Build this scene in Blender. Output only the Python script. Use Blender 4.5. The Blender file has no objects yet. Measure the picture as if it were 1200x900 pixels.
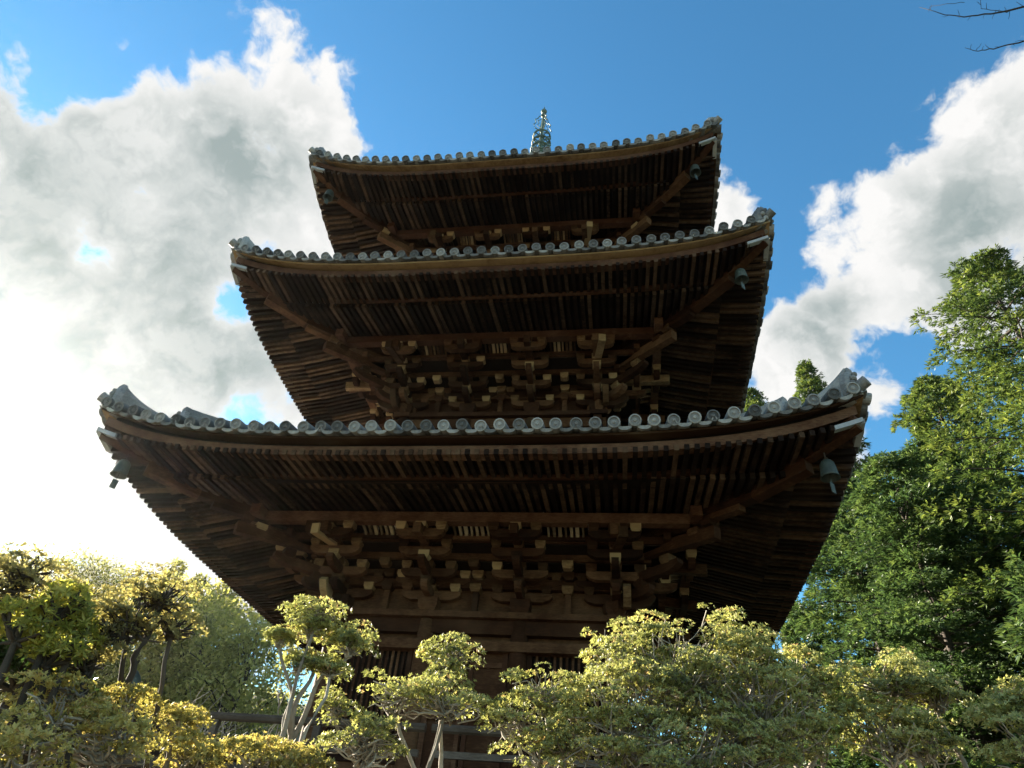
import bpy, math, random
import numpy as np
from mathutils import Matrix, Vector
R_ = math.radians
rng = np.random.default_rng(11)
random.seed(5)
sc = bpy.context.scene
col = sc.collection

# ------------------------------------------------------------------ camera
CAM = np.array([2.1024, -11.9242, 1.0])
YAW, PITCH, ROLL, FPX = 0.189, 0.6819, 0.0989, 779.56
def cam_axes():
    cy, sy = math.cos(YAW), math.sin(YAW); cp, sp = math.cos(PITCH), math.sin(PITCH); cr, sr = math.cos(ROLL), math.sin(ROLL)
    f = np.array([-sy*cp, cy*cp, sp]); r = np.array([cy, sy, 0.]); u = np.cross(r, f)
    return cr*r+sr*u, -sr*r+cr*u, f
AR, AU, AF = cam_axes()
cd = bpy.data.cameras.new('camera'); cam = bpy.data.objects.new('camera', cd); col.objects.link(cam)
cd.sensor_width = 36.0; cd.lens = FPX/1200*36.0; cd.clip_start = 0.05; cd.clip_end = 3000
m = Matrix.Identity(4)
for i in range(3):
    m[i][0] = AR[i]; m[i][1] = AU[i]; m[i][2] = -AF[i]; m[i][3] = CAM[i]
cam.matrix_world = m
sc.camera = cam
def raydir(px, py):
    d = AF + AR*(px-600)/FPX + AU*(450-py)/FPX
    return d/np.linalg.norm(d)
def at(px, py, dist):                      # a point `dist` metres out (horizontally) along a sight line
    d = raydir(px, py); return CAM + d*(dist/math.hypot(d[0], d[1]))

# ------------------------------------------------------------------ sky, sun, exposure
SUN_AZ, SUN_EL = -56.0, 19.6
SKY_STRENGTH, SUN_STRENGTH, EXPOSURE = 0.052, 5.0, 2.45
SUNV = np.array([math.sin(R_(SUN_AZ))*math.cos(R_(SUN_EL)), math.cos(R_(SUN_AZ))*math.cos(R_(SUN_EL)), math.sin(R_(SUN_EL))])
vs = sc.view_settings
vs.view_transform = 'Standard'; vs.look = 'None'; vs.gamma = 1.0; vs.use_curve_mapping = False; vs.exposure = EXPOSURE
sl = bpy.data.lights.new('sun', 'SUN'); sl.energy = SUN_STRENGTH; sl.angle = R_(0.6); sl.color = (1.0, 0.90, 0.74)
so = bpy.data.objects.new('sun', sl); col.objects.link(so)
so.rotation_euler = Vector(SUNV).to_track_quat('Z', 'Y').to_euler(); so.location = (-20, 20, 30)

world = bpy.data.worlds.new('World'); sc.world = world; world.use_nodes = True
nt = world.node_tree; nt.nodes.clear()
class NB:                                   # small node-building helper
    def __init__(s, nt): s.nt = nt
    def n(s, t, **k):
        nd = s.nt.nodes.new(t)
        for a, b in k.items(): setattr(nd, a, b)
        return nd
    def put(s, sock, v):
        if hasattr(v, 'is_output') or isinstance(v, bpy.types.NodeSocket): s.nt.links.new(v, sock)
        else: sock.default_value = v
    def math(s, op, a, b=None, c=None, clamp=False):
        nd = s.n('ShaderNodeMath', operation=op, use_clamp=clamp); s.put(nd.inputs[0], a)
        if b is not None: s.put(nd.inputs[1], b)
        if c is not None: s.put(nd.inputs[2], c)
        return nd.outputs[0]
    def vmath(s, op, a, b=None, out=0):
        nd = s.n('ShaderNodeVectorMath', operation=op); s.put(nd.inputs[0], a)
        if b is not None: s.put(nd.inputs[1], b)
        return nd.outputs[out]
    def scale(s, a, f):
        nd = s.n('ShaderNodeVectorMath', operation='SCALE'); s.put(nd.inputs[0], a); s.put(nd.inputs['Scale'], f); return nd.outputs[0]
    def maprange(s, v, a, b, c, d, smooth=False):
        nd = s.n('ShaderNodeMapRange'); nd.clamp = True
        if smooth: nd.interpolation_type = 'SMOOTHSTEP'
        for i, x in enumerate((v, a, b, c, d)): s.put(nd.inputs[i], x)
        return nd.outputs[0]
    def noise(s, vec, scale, detail=4, rough=.55, dist=0, out='Fac'):
        nd = s.n('ShaderNodeTexNoise'); s.put(nd.inputs['Vector'], vec); s.put(nd.inputs['Scale'], scale)
        nd.inputs['Detail'].default_value = detail; nd.inputs['Roughness'].default_value = rough; nd.inputs['Distortion'].default_value = dist
        return nd.outputs[out]
    def mix(s, f, a, b, blend='MIX'):
        nd = s.n('ShaderNodeMix', data_type='RGBA', blend_type=blend); s.put(nd.inputs[0], f)
        s.put(nd.inputs[6], a); s.put(nd.inputs[7], b); return nd.outputs[2]
    def ramp(s, f, stops):
        nd = s.n('ShaderNodeValToRGB'); s.put(nd.inputs[0], f); e = nd.color_ramp.elements
        while len(e) < len(stops): e.new(0.5)
        for x, (p, c) in zip(e, stops): x.position = p; x.color = (*c, 1)
        return nd.outputs[0]
w = NB(nt)
sky = w.n('ShaderNodeTexSky', sky_type='NISHITA', sun_disc=False)
sky.sun_elevation = R_(SUN_EL); sky.sun_rotation = R_(SUN_AZ); sky.air_density = 1.0; sky.dust_density = .2; sky.ozone_density = 1.0
tc = w.n('ShaderNodeTexCoord'); D = tc.outputs['Generated']
def lobe_dir(px, py): return tuple(float(v) for v in raydir(px, py))
LOBES = [  # cloud masses: direction, angular radius (rad), weight
    (170, 165, .12, 1.), (335, 140, .11, 1.05), (260, 150, .12, 1.0), (100, 150, .07, .8), (40, 300, .22, 1.08), (120, 260, .12, 1.1), (220, 300, .18, .95), (330, 250, .13, .75), (40, 430, .24, .98), (200, 470, .22, .95),
    (310, 420, .16, 1.), (120, 600, .22, 1.), (230, 640, .2, .9), (-80, 600, .3, .8), (330, 620, .2, .8), (1190, 160, .11, 1.05), (1140, 260, .11, 1.05), (995, 340, .09, 1.05), (930, 410, .10, .9),
    (1110, 340, .12, .9), (1270, 240, .16, 1.0), (950, 520, .10, .7), (1050, 450, .08, .6), (40, 60, .05, .62), (128, 58, .04, .60), (960, 245, .04, .45), (860, 255, .06, .62), (410, 175, .05, .6)]
warp = w.noise(D, 9.0, 4, .6, 0, 'Color')
wv = w.vmath('SUBTRACT', warp, (.5, .5, .5)); Dw = w.vmath('ADD', D, w.scale(wv, .06))
best = None
for px, py, r, wt in LOBES:
    c = lobe_dir(px, py)
    dist = w.vmath('DISTANCE', Dw, c, out=1)
    v = w.maprange(dist, 0.0, 1.6*r, wt, -0.4)
    best = v if best is None else w.math('MAXIMUM', best, v)
for px, py, r, wt in ((10, 585, .06, .25), (100, 95, .06, .35)):     # blue gaps
    v = w.maprange(w.vmath('DISTANCE', Dw, lobe_dir(px, py), out=1), .3*r, 1.6*r, wt, 0, True); best = w.math('SUBTRACT', best, v)
# elsewhere: broken cumulus of the same kind
far = w.noise(D, 2.3, 2, .5); farv = w.maprange(far, .35, .68, -.5, .75)
clear = w.vmath('DISTANCE', D, lobe_dir(640, 230), out=1)
farm = w.maprange(clear, .62, 1.05, 0, 1, True)
farv = w.math('SUBTRACT', w.math('MULTIPLY', w.math('ADD', farv, .6), farm), .6)
best = w.math('MAXIMUM', best, farv)
SUNT = tuple(float(v) for v in SUNV*.030)
fb = w.noise(Dw, 7.5, 10, .58, 0)
fbs = w.noise(w.vmath('ADD', Dw, SUNT), 7.5, 5, .55, 0)
fb2 = w.noise(Dw, 2.6, 4, .55, .1)
dens = w.math('ADD', best, w.math('MULTIPLY', w.math('SUBTRACT', fb, .5), 2.9))
dens = w.math('ADD', dens, w.math('MULTIPLY', w.math('SUBTRACT', fb2, .5), .9))
fac = w.maprange(dens, .16, .46, 0, .99, True)
thick = w.maprange(dens, .45, 1.55, 0, 1, True)
shade_n = w.noise(w.vmath('ADD', Dw, (3.1, .4, 1.7)), 4.2, 6, .55, .3)
relief = w.maprange(w.math('SUBTRACT', fbs, fb), -.08, .10, -.32, .30)
shl = None
for px, py, r in ((30, 290, .32), (250, 400, .19), (50, 440, .22), (170, 520, .10), (290, 175, .10), (40, 610, .07), (1160, 270, .10), (960, 380, .08), (1290, 330, .2)):
    v = w.maprange(w.vmath('DISTANCE', Dw, lobe_dir(px, py), out=1), 0, 1.7*r, .88, 0, True)
    shl = v if shl is None else w.math('MAXIMUM', shl, v)
shade = w.math('MULTIPLY', thick, w.maprange(shade_n, .40, .66, .0, .5, True))
shade = w.math('ADD', w.math('MAXIMUM', shade, w.math('MULTIPLY', shl, w.maprange(dens, .2, .7, 0, 1))), w.math('MULTIPLY', relief, w.maprange(dens, .3, .9, .2, .9)), clamp=True)
sdot = w.math('MAXIMUM', w.vmath('DOT_PRODUCT', D, tuple(SUNV), out=1), 0.0)
glow = w.math('ADD', w.math('MULTIPLY', w.math('POWER', sdot, 120), 1.0), w.math('MULTIPLY', w.math('POWER', sdot, 10), .005))
ccol = w.mix(shade, (.98, .97, .95, 1), (.36, .43, .425, 1))
cstr = w.math('ADD', .185, glow)
bg_sky = w.n('ShaderNodeBackground'); hs = w.n('ShaderNodeHueSaturation'); hs.inputs['Saturation'].default_value = 1.2; nt.links.new(sky.outputs[0], hs.inputs['Color']); nt.links.new(w.mix(1.0, hs.outputs[0], (.64, 1.03, 1.06, 1), 'MULTIPLY'), bg_sky.inputs[0]); bg_sky.inputs[1].default_value = SKY_STRENGTH
bg_cl = w.n('ShaderNodeBackground'); nt.links.new(ccol, bg_cl.inputs[0]); nt.links.new(cstr, bg_cl.inputs[1])
mxs = w.n('ShaderNodeMixShader'); nt.links.new(fac, mxs.inputs[0]); nt.links.new(bg_sky.outputs[0], mxs.inputs[1]); nt.links.new(bg_cl.outputs[0], mxs.inputs[2])
wo = w.n('ShaderNodeOutputWorld'); nt.links.new(mxs.outputs[0], wo.inputs[0])

# ------------------------------------------------------------------ materials
def new_mat(name):
    mt = bpy.data.materials.new(name); mt.use_nodes = True; mt.node_tree.nodes.clear()
    b = NB(mt.node_tree); p = b.n('ShaderNodeBsdfPrincipled'); o = b.n('ShaderNodeOutputMaterial')
    mt.node_tree.links.new(p.outputs[0], o.inputs[0])
    return mt, b, p, o
def rand_val(b):
    g = b.n('ShaderNodeNewGeometry'); oi = b.n('ShaderNodeObjectInfo')
    return b.math('FRACT', b.math('ADD', g.outputs['Random Per Island'], b.math('MULTIPLY', oi.outputs['Random'], 7.31))), g
def wood_mat(name, dark, mid, lite, vary=.5, rough=.78, wear=.25):
    mt, b, p, o = new_mat(name); rv, g = rand_val(b)
    pos = g.outputs['Position']
    st = b.vmath('MULTIPLY', pos, (1, 1, 1))
    n1 = b.noise(st, 3.0, 5, .6); n2 = b.noise(b.vmath('MULTIPLY', pos, (9, 9, 40)), 1.5, 4, .6); n3 = b.noise(b.vmath('ADD', pos, (5, 2, 9)), 1.1, 3)
    t = b.math('ADD', b.math('MULTIPLY', b.math('SUBTRACT', rv, .5), vary), b.math('ADD', b.math('MULTIPLY', n1, .55), b.math('MULTIPLY', n2, .45)))
    c = b.ramp(t, [(.22, dark), (.52, mid), (.82, lite)])
    grey = b.maprange(n3, .5, .75, 0, wear, True)
    c = b.mix(grey, c, (lite[0]*1.1, lite[1]*1.2, lite[2]*1.4, 1))
    b.put(p.inputs['Base Color'], c); p.inputs['Roughness'].default_value = rough; p.inputs['Specular IOR Level'].default_value = .12
    bp = b.n('ShaderNodeBump'); bp.inputs['Strength'].default_value = .35; bp.inputs['Distance'].default_value = .01
    b.put(bp.inputs['Height'], b.math('ADD', n2, n1)); b.put(p.inputs['Normal'], bp.outputs[0])
    return mt
def flat_mat(name, stops, scale=4., rough=.8, metal=0., vary=.3, bump=.2):
    mt, b, p, o = new_mat(name); rv, g = rand_val(b)
    n1 = b.noise(g.outputs['Position'], scale, 6, .62); n2 = b.noise(g.outputs['Position'], scale*7, 4, .6)
    t = b.math('ADD', b.math('MULTIPLY', b.math('SUBTRACT', rv, .5), vary), b.math('ADD', b.math('MULTIPLY', n1, .6), b.math('MULTIPLY', n2, .4)))
    b.put(p.inputs['Base Color'], b.ramp(t, stops)); p.inputs['Roughness'].default_value = rough; p.inputs['Metallic'].default_value = metal
    bp = b.n('ShaderNodeBump'); bp.inputs['Strength'].default_value = bump; bp.inputs['Distance'].default_value = .01
    b.put(bp.inputs['Height'], n2); b.put(p.inputs['Normal'], bp.outputs[0])
    return mt
def leaf_mat(name, stops, trans=.45, rough=.5):
    mt, b, p, o = new_mat(name)
    a = b.n('ShaderNodeAttribute', attribute_name='tone'); c = b.ramp(a.outputs['Fac'], stops)
    b.put(p.inputs['Base Color'], c); p.inputs['Roughness'].default_value = rough
    tr = b.n('ShaderNodeBsdfTranslucent'); b.put(tr.inputs[0], b.mix(1.0, c, (1.15, 1.12, .75, 1), 'MULTIPLY'))
    mx = b.n('ShaderNodeMixShader'); mx.inputs[0].default_value = trans
    l = mt.node_tree.links; l.new(p.outputs[0], mx.inputs[1]); l.new(tr.outputs[0], mx.inputs[2]); l.new(mx.outputs[0], o.inputs[0])
    return mt
M = {}
M['wood'] = wood_mat('aged_wood', (.013, .005, .0024), (.048, .0192, .0085), (.15, .080, .040))
M['wood_red'] = wood_mat('eave_board_wood', (.032, .012, .0062), (.074, .032, .0165), (.18, .105, .06), .25)
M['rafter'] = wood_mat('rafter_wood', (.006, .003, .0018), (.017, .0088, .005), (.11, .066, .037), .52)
M['block'] = wood_mat('weathered_block_wood', (.035, .016, .0075), (.13, .075, .036), (.36, .25, .13), 1.0, .8, .12)
M['rib'] = wood_mat('pale_rib_wood', (.10, .07, .04), (.28, .22, .135), (.44, .37, .25), .7)
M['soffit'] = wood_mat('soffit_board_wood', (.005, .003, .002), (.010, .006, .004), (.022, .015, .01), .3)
M['railwood'] = wood_mat('grey_rail_wood', (.03, .023, .018), (.072, .057, .045), (.16, .135, .11), .3)
M['tile'] = flat_mat('fired_grey_tile', [(.25, (.065, .066, .064)), (.5, (.165, .166, .160)), (.78, (.36, .36, .34))], 5., .7, 0, .45)
M['tile_recess'] = flat_mat('dark_tile_recess', [(.25, (.05, .053, .055)), (.5, (.12, .125, .13)), (.78, (.27, .28, .28))], 14., .8, 0, .5)  # darker grey for the sunken ring in each round tile end
M['finial'] = flat_mat('pale_verdigris', [(.25, (.03, .055, .046)), (.5, (.075, .125, .105)), (.8, (.21, .285, .245))], 9., .6, .1, .15)
M['verdigris'] = flat_mat('verdigris_bronze', [(.25, (.02, .03, .027)), (.5, (.052, .072, .065)), (.8, (.16, .20, .18))], 9., .6, .15, .15)
M['tin'] = flat_mat('lead_grey_sheet', [(.25, (.20, .21, .21)), (.75, (.40, .41, .40))], 8., .5, .2, .1)
M['plaster'] = flat_mat('aged_plaster', [(.2, (.22, .17, .12)), (.8, (.40, .33, .25))], 4., .9)
M['stone'] = flat_mat('granite', [(.25, (.18, .17, .155)), (.75, (.36, .345, .31))], 3., .9)
M['ground'] = flat_mat('leafy_earth', [(.25, (.05, .045, .025)), (.5, (.10, .085, .05)), (.78, (.17, .145, .09))], 1.2, .95)
M['bark'] = flat_mat('dark_bark', [(.25, (.022, .017, .013)), (.75, (.075, .058, .043))], 8., .95)
M['paletwig'] = flat_mat('pale_azalea_bark', [(.25, (.14, .115, .085)), (.5, (.25, .215, .165)), (.78, (.48, .435, .365))], 9., .9, 0, .5)
M['greytwig'] = flat_mat('grey_twig', [(.25, (.22, .195, .17)), (.75, (.46, .42, .38))], 4., .9, 0, .6)
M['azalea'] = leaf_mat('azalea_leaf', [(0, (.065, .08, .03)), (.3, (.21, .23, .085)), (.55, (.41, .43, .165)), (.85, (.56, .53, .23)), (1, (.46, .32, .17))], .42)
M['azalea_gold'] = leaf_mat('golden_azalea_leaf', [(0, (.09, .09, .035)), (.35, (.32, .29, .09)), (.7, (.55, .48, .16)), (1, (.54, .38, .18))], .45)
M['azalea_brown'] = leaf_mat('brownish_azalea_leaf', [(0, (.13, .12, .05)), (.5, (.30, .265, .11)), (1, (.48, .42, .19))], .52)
M['brightleaf'] = leaf_mat('bright_broad_leaf', [(0, (.11, .13, .03)), (.5, (.31, .33, .07)), (1, (.54, .50, .13))], .6, .5)
M['darkleaf'] = leaf_mat('dark_glossy_leaf', [(0, (.015, .035, .012)), (1, (.055, .105, .03))], .3, .35)
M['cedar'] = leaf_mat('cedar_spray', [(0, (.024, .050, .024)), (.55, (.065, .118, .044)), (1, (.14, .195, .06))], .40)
M['cedar_y'] = leaf_mat('sunlit_tone_spray', [(0, (.030, .058, .022)), (.55, (.085, .135, .038)), (1, (.20, .24, .06))], .42)  # yellower, brighter copy of the cedar spray: sunlight put into the leaf colour
M['hill'] = leaf_mat('hill_foliage', [(0, (.16, .16, .05)), (.55, (.36, .35, .11)), (1, (.55, .51, .18))], .6)
M['hill_d'] = leaf_mat('hill_dark_foliage', [(0, (.11, .115, .042)), (1, (.32, .32, .11))], .58)

# ------------------------------------------------------------------ object helpers
MW = {}
def mesh_np(name, V, F, mat, tone=None, smooth=False):
    me = bpy.data.meshes.new(name); V = np.asarray(V, np.float32).reshape(-1, 3)
    if isinstance(F, np.ndarray):
        nf, k = F.shape
        me.vertices.add(len(V)); me.vertices.foreach_set('co', V.ravel())
        me.loops.add(nf*k); me.loops.foreach_set('vertex_index', F.astype(np.int32).ravel())
        me.polygons.add(nf); me.polygons.foreach_set('loop_start', np.arange(0, nf*k, k, dtype=np.int32))
        me.polygons.foreach_set('loop_total', np.full(nf, k, np.int32))
        me.update(calc_edges=True)
    else:
        me.from_pydata(V.tolist(), [], F); me.update()
    if tone is not None:
        a = me.attributes.new('tone', 'FLOAT', 'POINT'); a.data.foreach_set('value', np.asarray(tone, np.float32))
    if smooth: me.polygons.foreach_set('use_smooth', np.ones(len(me.polygons), bool))
    me.materials.append(M[mat] if isinstance(mat, str) else mat)
    return me
I4 = Matrix.Identity(4)
def add(name, me, mat4=I4, parent=None, **props):
    o = bpy.data.objects.new(name, me); col.objects.link(o)
    o.matrix_basis = mat4
    if parent is not None:
        o.parent = parent; o.matrix_parent_inverse = MW[parent.name].inverted()
    MW[o.name] = mat4.copy()
    for k, v in props.items(): o[k] = v
    return o
def thing(name, label, cat, loc=(0, 0, 0), group=None):
    o = add(name, None, Matrix.Translation(Vector(loc))); o['label'] = label; o['category'] = cat
    o.empty_display_size = .3
    if group: o['group'] = group
    return o
class MB:                                    # collects simple solids into one mesh
    def __init__(s): s.v = []; s.f = []
    def addv(s, V, F):
        o = len(s.v); s.v += [tuple(map(float, p)) for p in V]; s.f += [tuple(i+o for i in f) for f in F]
    def box(s, c, size, rz=0., mat=None):
        hx, hy, hz = size[0]/2, size[1]/2, size[2]/2
        V = [Vector((x*hx, y*hy, z*hz)) for z in (-1, 1) for y in (-1, 1) for x in (-1, 1)]
        if rz: V = [Matrix.Rotation(rz, 3, 'Z') @ p for p in V]
        V = [p+Vector(c) for p in V]
        if mat is not None: V = [mat @ p for p in V]
        s.addv(V, [(0, 2, 3, 1), (4, 5, 7, 6), (0, 1, 5, 4), (2, 6, 7, 3), (0, 4, 6, 2), (1, 3, 7, 5)])
    def beam(s, p0, p1, wd, ht):             # p0,p1: centre of the underside at both ends
        V, F = beam_vf(p0, p1, wd, ht); s.addv(V, F)
    def tube(s, pts, rad, n=6, cap=True):
        V, F = tube_vf(pts, rad, n, cap); s.addv(V, F)
    def lathe(s, prof, n=16, mat=None):
        V = []; F = []
        for r, z in prof:
            for k in range(n):
                a = 2*math.pi*k/n; V.append(Vector((r*math.cos(a), r*math.sin(a), z)))
        for i in range(len(prof)-1):
            for k in range(n): F.append((i*n+k, i*n+(k+1) % n, (i+1)*n+(k+1) % n, (i+1)*n+k))
        F.append(tuple(reversed(range(n)))); F.append(tuple((len(prof)-1)*n+k for k in range(n)))
        if mat is not None: V = [mat @ p for p in V]
        s.addv(V, F)
    def mesh(s, name, mat, smooth=False):
        return mesh_np(name, np.array(s.v), s.f, mat, smooth=smooth)
def beam_vf(p0, p1, wd, ht):
    p0 = Vector(p0); p1 = Vector(p1); d = (p1-p0).normalized(); side = d.cross(Vector((0, 0, 1)))
    side = side.normalized()*wd/2; up = Vector((0, 0, ht))
    V = [p0-side, p0+side, p0+side+up, p0-side+up, p1-side, p1+side, p1+side+up, p1-side+up]
    return V, [(0, 1, 2, 3), (7, 6, 5, 4), (0, 4, 5, 1), (1, 5, 6, 2), (2, 6, 7, 3), (3, 7, 4, 0)]
def beam_mat(p0, p1, wd, ht):                # the same beam as a transform of a unit cube
    p0 = Vector(p0); p1 = Vector(p1); d = p1-p0; s = d.normalized().cross(Vector((0, 0, 1))).normalized()*wd; u = Vector((0, 0, ht)); c = (p0+p1)/2+u/2
    return Matrix(((s.x, d.x, u.x, c.x), (s.y, d.y, u.y, c.y), (s.z, d.z, u.z, c.z), (0, 0, 0, 1)))
def tube_vf(pts, rad, n=6, cap=True):
    P = [Vector(p) for p in pts]; V = []; F = []
    if not hasattr(rad, '__len__'): rad = [rad]*len(P)
    ref = Vector((.31, .17, .93)).normalized()
    for i, p in enumerate(P):
        d = (P[min(i+1, len(P)-1)]-P[max(i-1, 0)])
        d = d.normalized() if d.length > 1e-9 else Vector((0, 0, 1))
        a = d.cross(ref)
        if a.length < .05: a = d.cross(Vector((1, 0, 0)))
        a.normalize(); b = d.cross(a)
        for k in range(n):
            t = 2*math.pi*k/n; V.append(p+(a*math.cos(t)+b*math.sin(t))*rad[i])
    for i in range(len(P)-1):
        for k in range(n): F.append((i*n+k, i*n+(k+1) % n, (i+1)*n+(k+1) % n, (i+1)*n+k))
    if cap: F.append(tuple(reversed(range(n)))); F.append(tuple((len(P)-1)*n+k for k in range(n)))
    return V, F
_cube = {}
def cube(mat):
    if mat not in _cube:
        b = MB(); b.box((0, 0, 0), (1, 1, 1)); _cube[mat] = b.mesh('beam_'+mat, mat)
    return _cube[mat]
def RZ(k): return Matrix.Rotation(k*math.pi/2, 4, 'Z')

# ------------------------------------------------------------------ ground
def sstep(a, b, x):
    t = np.clip((x-a)/(b-a), 0, 1); return t*t*(3-2*t)
def gz(x, y):
    x = np.asarray(x, float); y = np.asarray(y, float)
    z = -0.6 + 1.35*sstep(-10.8, -6.4, y)
    q = (-x*0.62 + y*0.78)                   # towards the wooded slope behind
    z = z + 15.0*sstep(11, 62, q) + 14*sstep(60, 160, q)
    z = z + 1.2*sstep(10, 30, x)*sstep(-10, 10, y) + .10*np.sin(x*.9+y*.4)*sstep(6, 12, np.hypot(x, y))
    return z
g = np.sort(np.concatenate([np.linspace(-900, -120, 14), np.linspace(-110, 110, 111), np.linspace(120, 900, 14)]))
gx, gy = np.meshgrid(g, g); gV = np.stack([gx, gy, gz(gx, gy)], -1).reshape(-1, 3); n = len(g)
ii = (np.arange(n-1)[:, None]*n+np.arange(n-1)[None]).ravel()
add('ground', mesh_np('ground', gV, np.stack([ii, ii+1, ii+n+1, ii+n], 1), 'ground', smooth=True), kind='structure')

# ------------------------------------------------------------------ the pagoda
PAG = thing('pagoda', 'three-storeyed dark timber pagoda with upturned grey tiled roofs and green bronze finial', 'pagoda', (0, 0, .75))
ROOFS = [dict(W=5.2, h=5.865, l=.55, b=2.12, n=43, pitch=.2385), dict(W=4.812, h=9.785, l=.60, b=1.86, n=39, pitch=.2343), dict(W=4.44, h=13.374, l=.70, b=1.62, n=37, pitch=.2313)]
OUT = 1.12                                    # bracket reach, wall to purlin
RAF_IND = dict(flying={(0, 0), (0, 1), (0, 3)}, base={(0, 0)})
def round_tile_mesh(mat):
    b = MB(); prof = [(.079, -.34), (.079, 0.), (.062, .004), (.057, -.012), (.026, -.010), (.016, .003)]
    V = []; F = []; n = 14                   # axis along -Y (outwards = -Y)
    for r, d in prof:
        for k in range(n):
            a = 2*math.pi*k/n; V.append((r*math.cos(a), -d, r*math.sin(a)))
    for i in range(len(prof)-1):
        for k in range(n): F.append((i*n+k, i*n+(k+1) % n, (i+1)*n+(k+1) % n, (i+1)*n+k))
    F.append(tuple((len(prof)-1)*n+k for k in range(n)))
    b.addv(V, F); me = b.mesh('round_eave_tile', mat); me.materials.append(M['tile_recess'])
    for p in me.polygons:
        if p.index >= 3*n and p.index < 4*n: p.material_index = 1
    return me
def pan_tile_mesh(pitch, mat):
    b = MB(); N = 8; hw = pitch*.5-.012; V = []; F = []
    for j in range(N+1):
        u = -1+2*j/N; x = u*hw; z = -.105+.055*u*u*u*u+.022*u*u
        hh = .048*(1-.45*u*u)
        V += [(x, -.0, z), (x, -.0, z+hh), (x, .34, z+.02), (x, .34, z+.045)]
    for j in range(N):
        a = 4*j; c = a+4
        F += [(a, c, c+1, a+1), (a, a+2, c+2, c), (a+1, c+1, c+3, a+3)]
    b.addv(V, F); return b.mesh('pan_eave_tile', mat)
RT = round_tile_mesh('tile'); PT = {}
def roof(ri, rd):
    W, h, l, b, N, pitch = (rd[k] for k in ('W', 'h', 'l', 'b', 'n', 'pitch'))
    P = b+OUT; top_d = W-(ROOFS[ri+1]['b']+.05 if ri < 2 else .32)
    c1, c2 = (.40, .066) if ri < 2 else (.42, .105)
    def lift(x): return l*np.abs(np.asarray(x, float)/W)**4
    def gfac(a): return np.clip((a-P*.92)/(W-P*.92), 0, 1.05)**1.15
    def zt(x, a):                            # tiled surface
        d = W-a; return h-.06+c1*d+c2*d*d+lift(x)*np.clip(1-d/2.6, 0, 1)
    # --- roof body: curved tiled surface + rolls (tiles too many to pick apart)
    Vs = []; Fs = []; ns = 30; nd = 12
    for k in range(4):
        Rk = np.array(RZ(k).to_3x3()); base = sum(len(v) for v in Vs)
        dd = np.linspace(.02, top_d, nd+1); u = np.linspace(-1, 1, ns+1)
        X = u[None]*(W-dd)[:, None]; A = np.repeat((W-dd)[:, None], ns+1, 1)
        V = np.stack([X, -A, zt(X, A)], -1).reshape(-1, 3)@Rk.T
        i0 = (np.arange(nd)[:, None]*(ns+1)+np.arange(ns)[None]).ravel()
        Vs.append(V); Fs.append(np.stack([i0, i0+1, i0+ns+2, i0+ns+1], 1)+base)
    rm = add('roof', mesh_np('roof_surface', np.concatenate(Vs), np.concatenate(Fs), 'tile', smooth=True), I4, PAG)
    rolls = []; rF = []; cnt = 0
    xs = [(i-(N-1)/2)*pitch for i in range(N)]
    for k in range(4):
        Rk = np.array(RZ(k).to_3x3())
        for x in xs:
            dmax = min(top_d, W-abs(x)-.05)
            if dmax < .35: continue
            ds = np.linspace(.30, dmax, max(3, int(dmax/.3))); th = np.linspace(0, math.pi, 6)
            V = np.stack([np.broadcast_to(x+.075*np.cos(th)[None], (len(ds), 6)), np.broadcast_to(-(W-ds)[:, None], (len(ds), 6)),
                          zt(x, W-ds)[:, None]+.02+.075*np.sin(th)[None]], -1).reshape(-1, 3)@Rk.T
            i0 = (np.arange(len(ds)-1)[:, None]*6+np.arange(5)[None]).ravel()
            rolls.append(V); rF.append(np.stack([i0, i0+1, i0+7, i0+6], 1)+cnt); cnt += len(V)
    add('tile_rolls', mesh_np('tile_rolls', np.concatenate(rolls), np.concatenate(rF), 'tile', smooth=True), I4, rm, kind='stuff')
    # --- eave tiles
    sl = math.atan(.36); PT[ri] = pan_tile_mesh(pitch, 'tile'); rest = MB()
    for k in (0, 1, 3, 2):
        ind = k == 0 or (ri == 0 and k in (1, 3))
        for i, x in enumerate(xs):
            j = random.uniform(-1, 1)
            T = RZ(k) @ Matrix.Translation((x+j*.010, -(W+.05+random.uniform(-.016, .016)), h+float(lift(x))+random.uniform(-.010, .010))) @ Matrix.Rotation(sl*.75+j*.06, 4, 'X') @ Matrix.Rotation(random.uniform(-.06, .06), 4, 'Z')
            if ind: add('round_tile', RT, T, rm)
            else: rest.addv([T @ v.co for v in RT.vertices], [tuple(p.vertices) for p in RT.polygons])
        for i in range(-1, N):
            x = (i+.5-(N-1)/2)*pitch
            if abs(x) > W-.1: continue
            s = 4*l*abs(x/W)**3/W*(1 if x > 0 else -1)
            T = RZ(k) @ Matrix.Translation((x, -(W+.035), h+float(lift(x))+.002)) @ Matrix.Rotation(-math.atan(s), 4, 'Y') @ Matrix.Rotation(sl*.6, 4, 'X')
            if ind: add('pan_tile', PT[ri], T, rm)
            else: rest.addv([T @ v.co for v in PT[ri].vertices], [tuple(p.vertices) for p in PT[ri].polygons])
    add('eave_tile_rows', rest.mesh('eave_tile_rows', 'tile'), I4, rm, kind='stuff')
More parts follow.
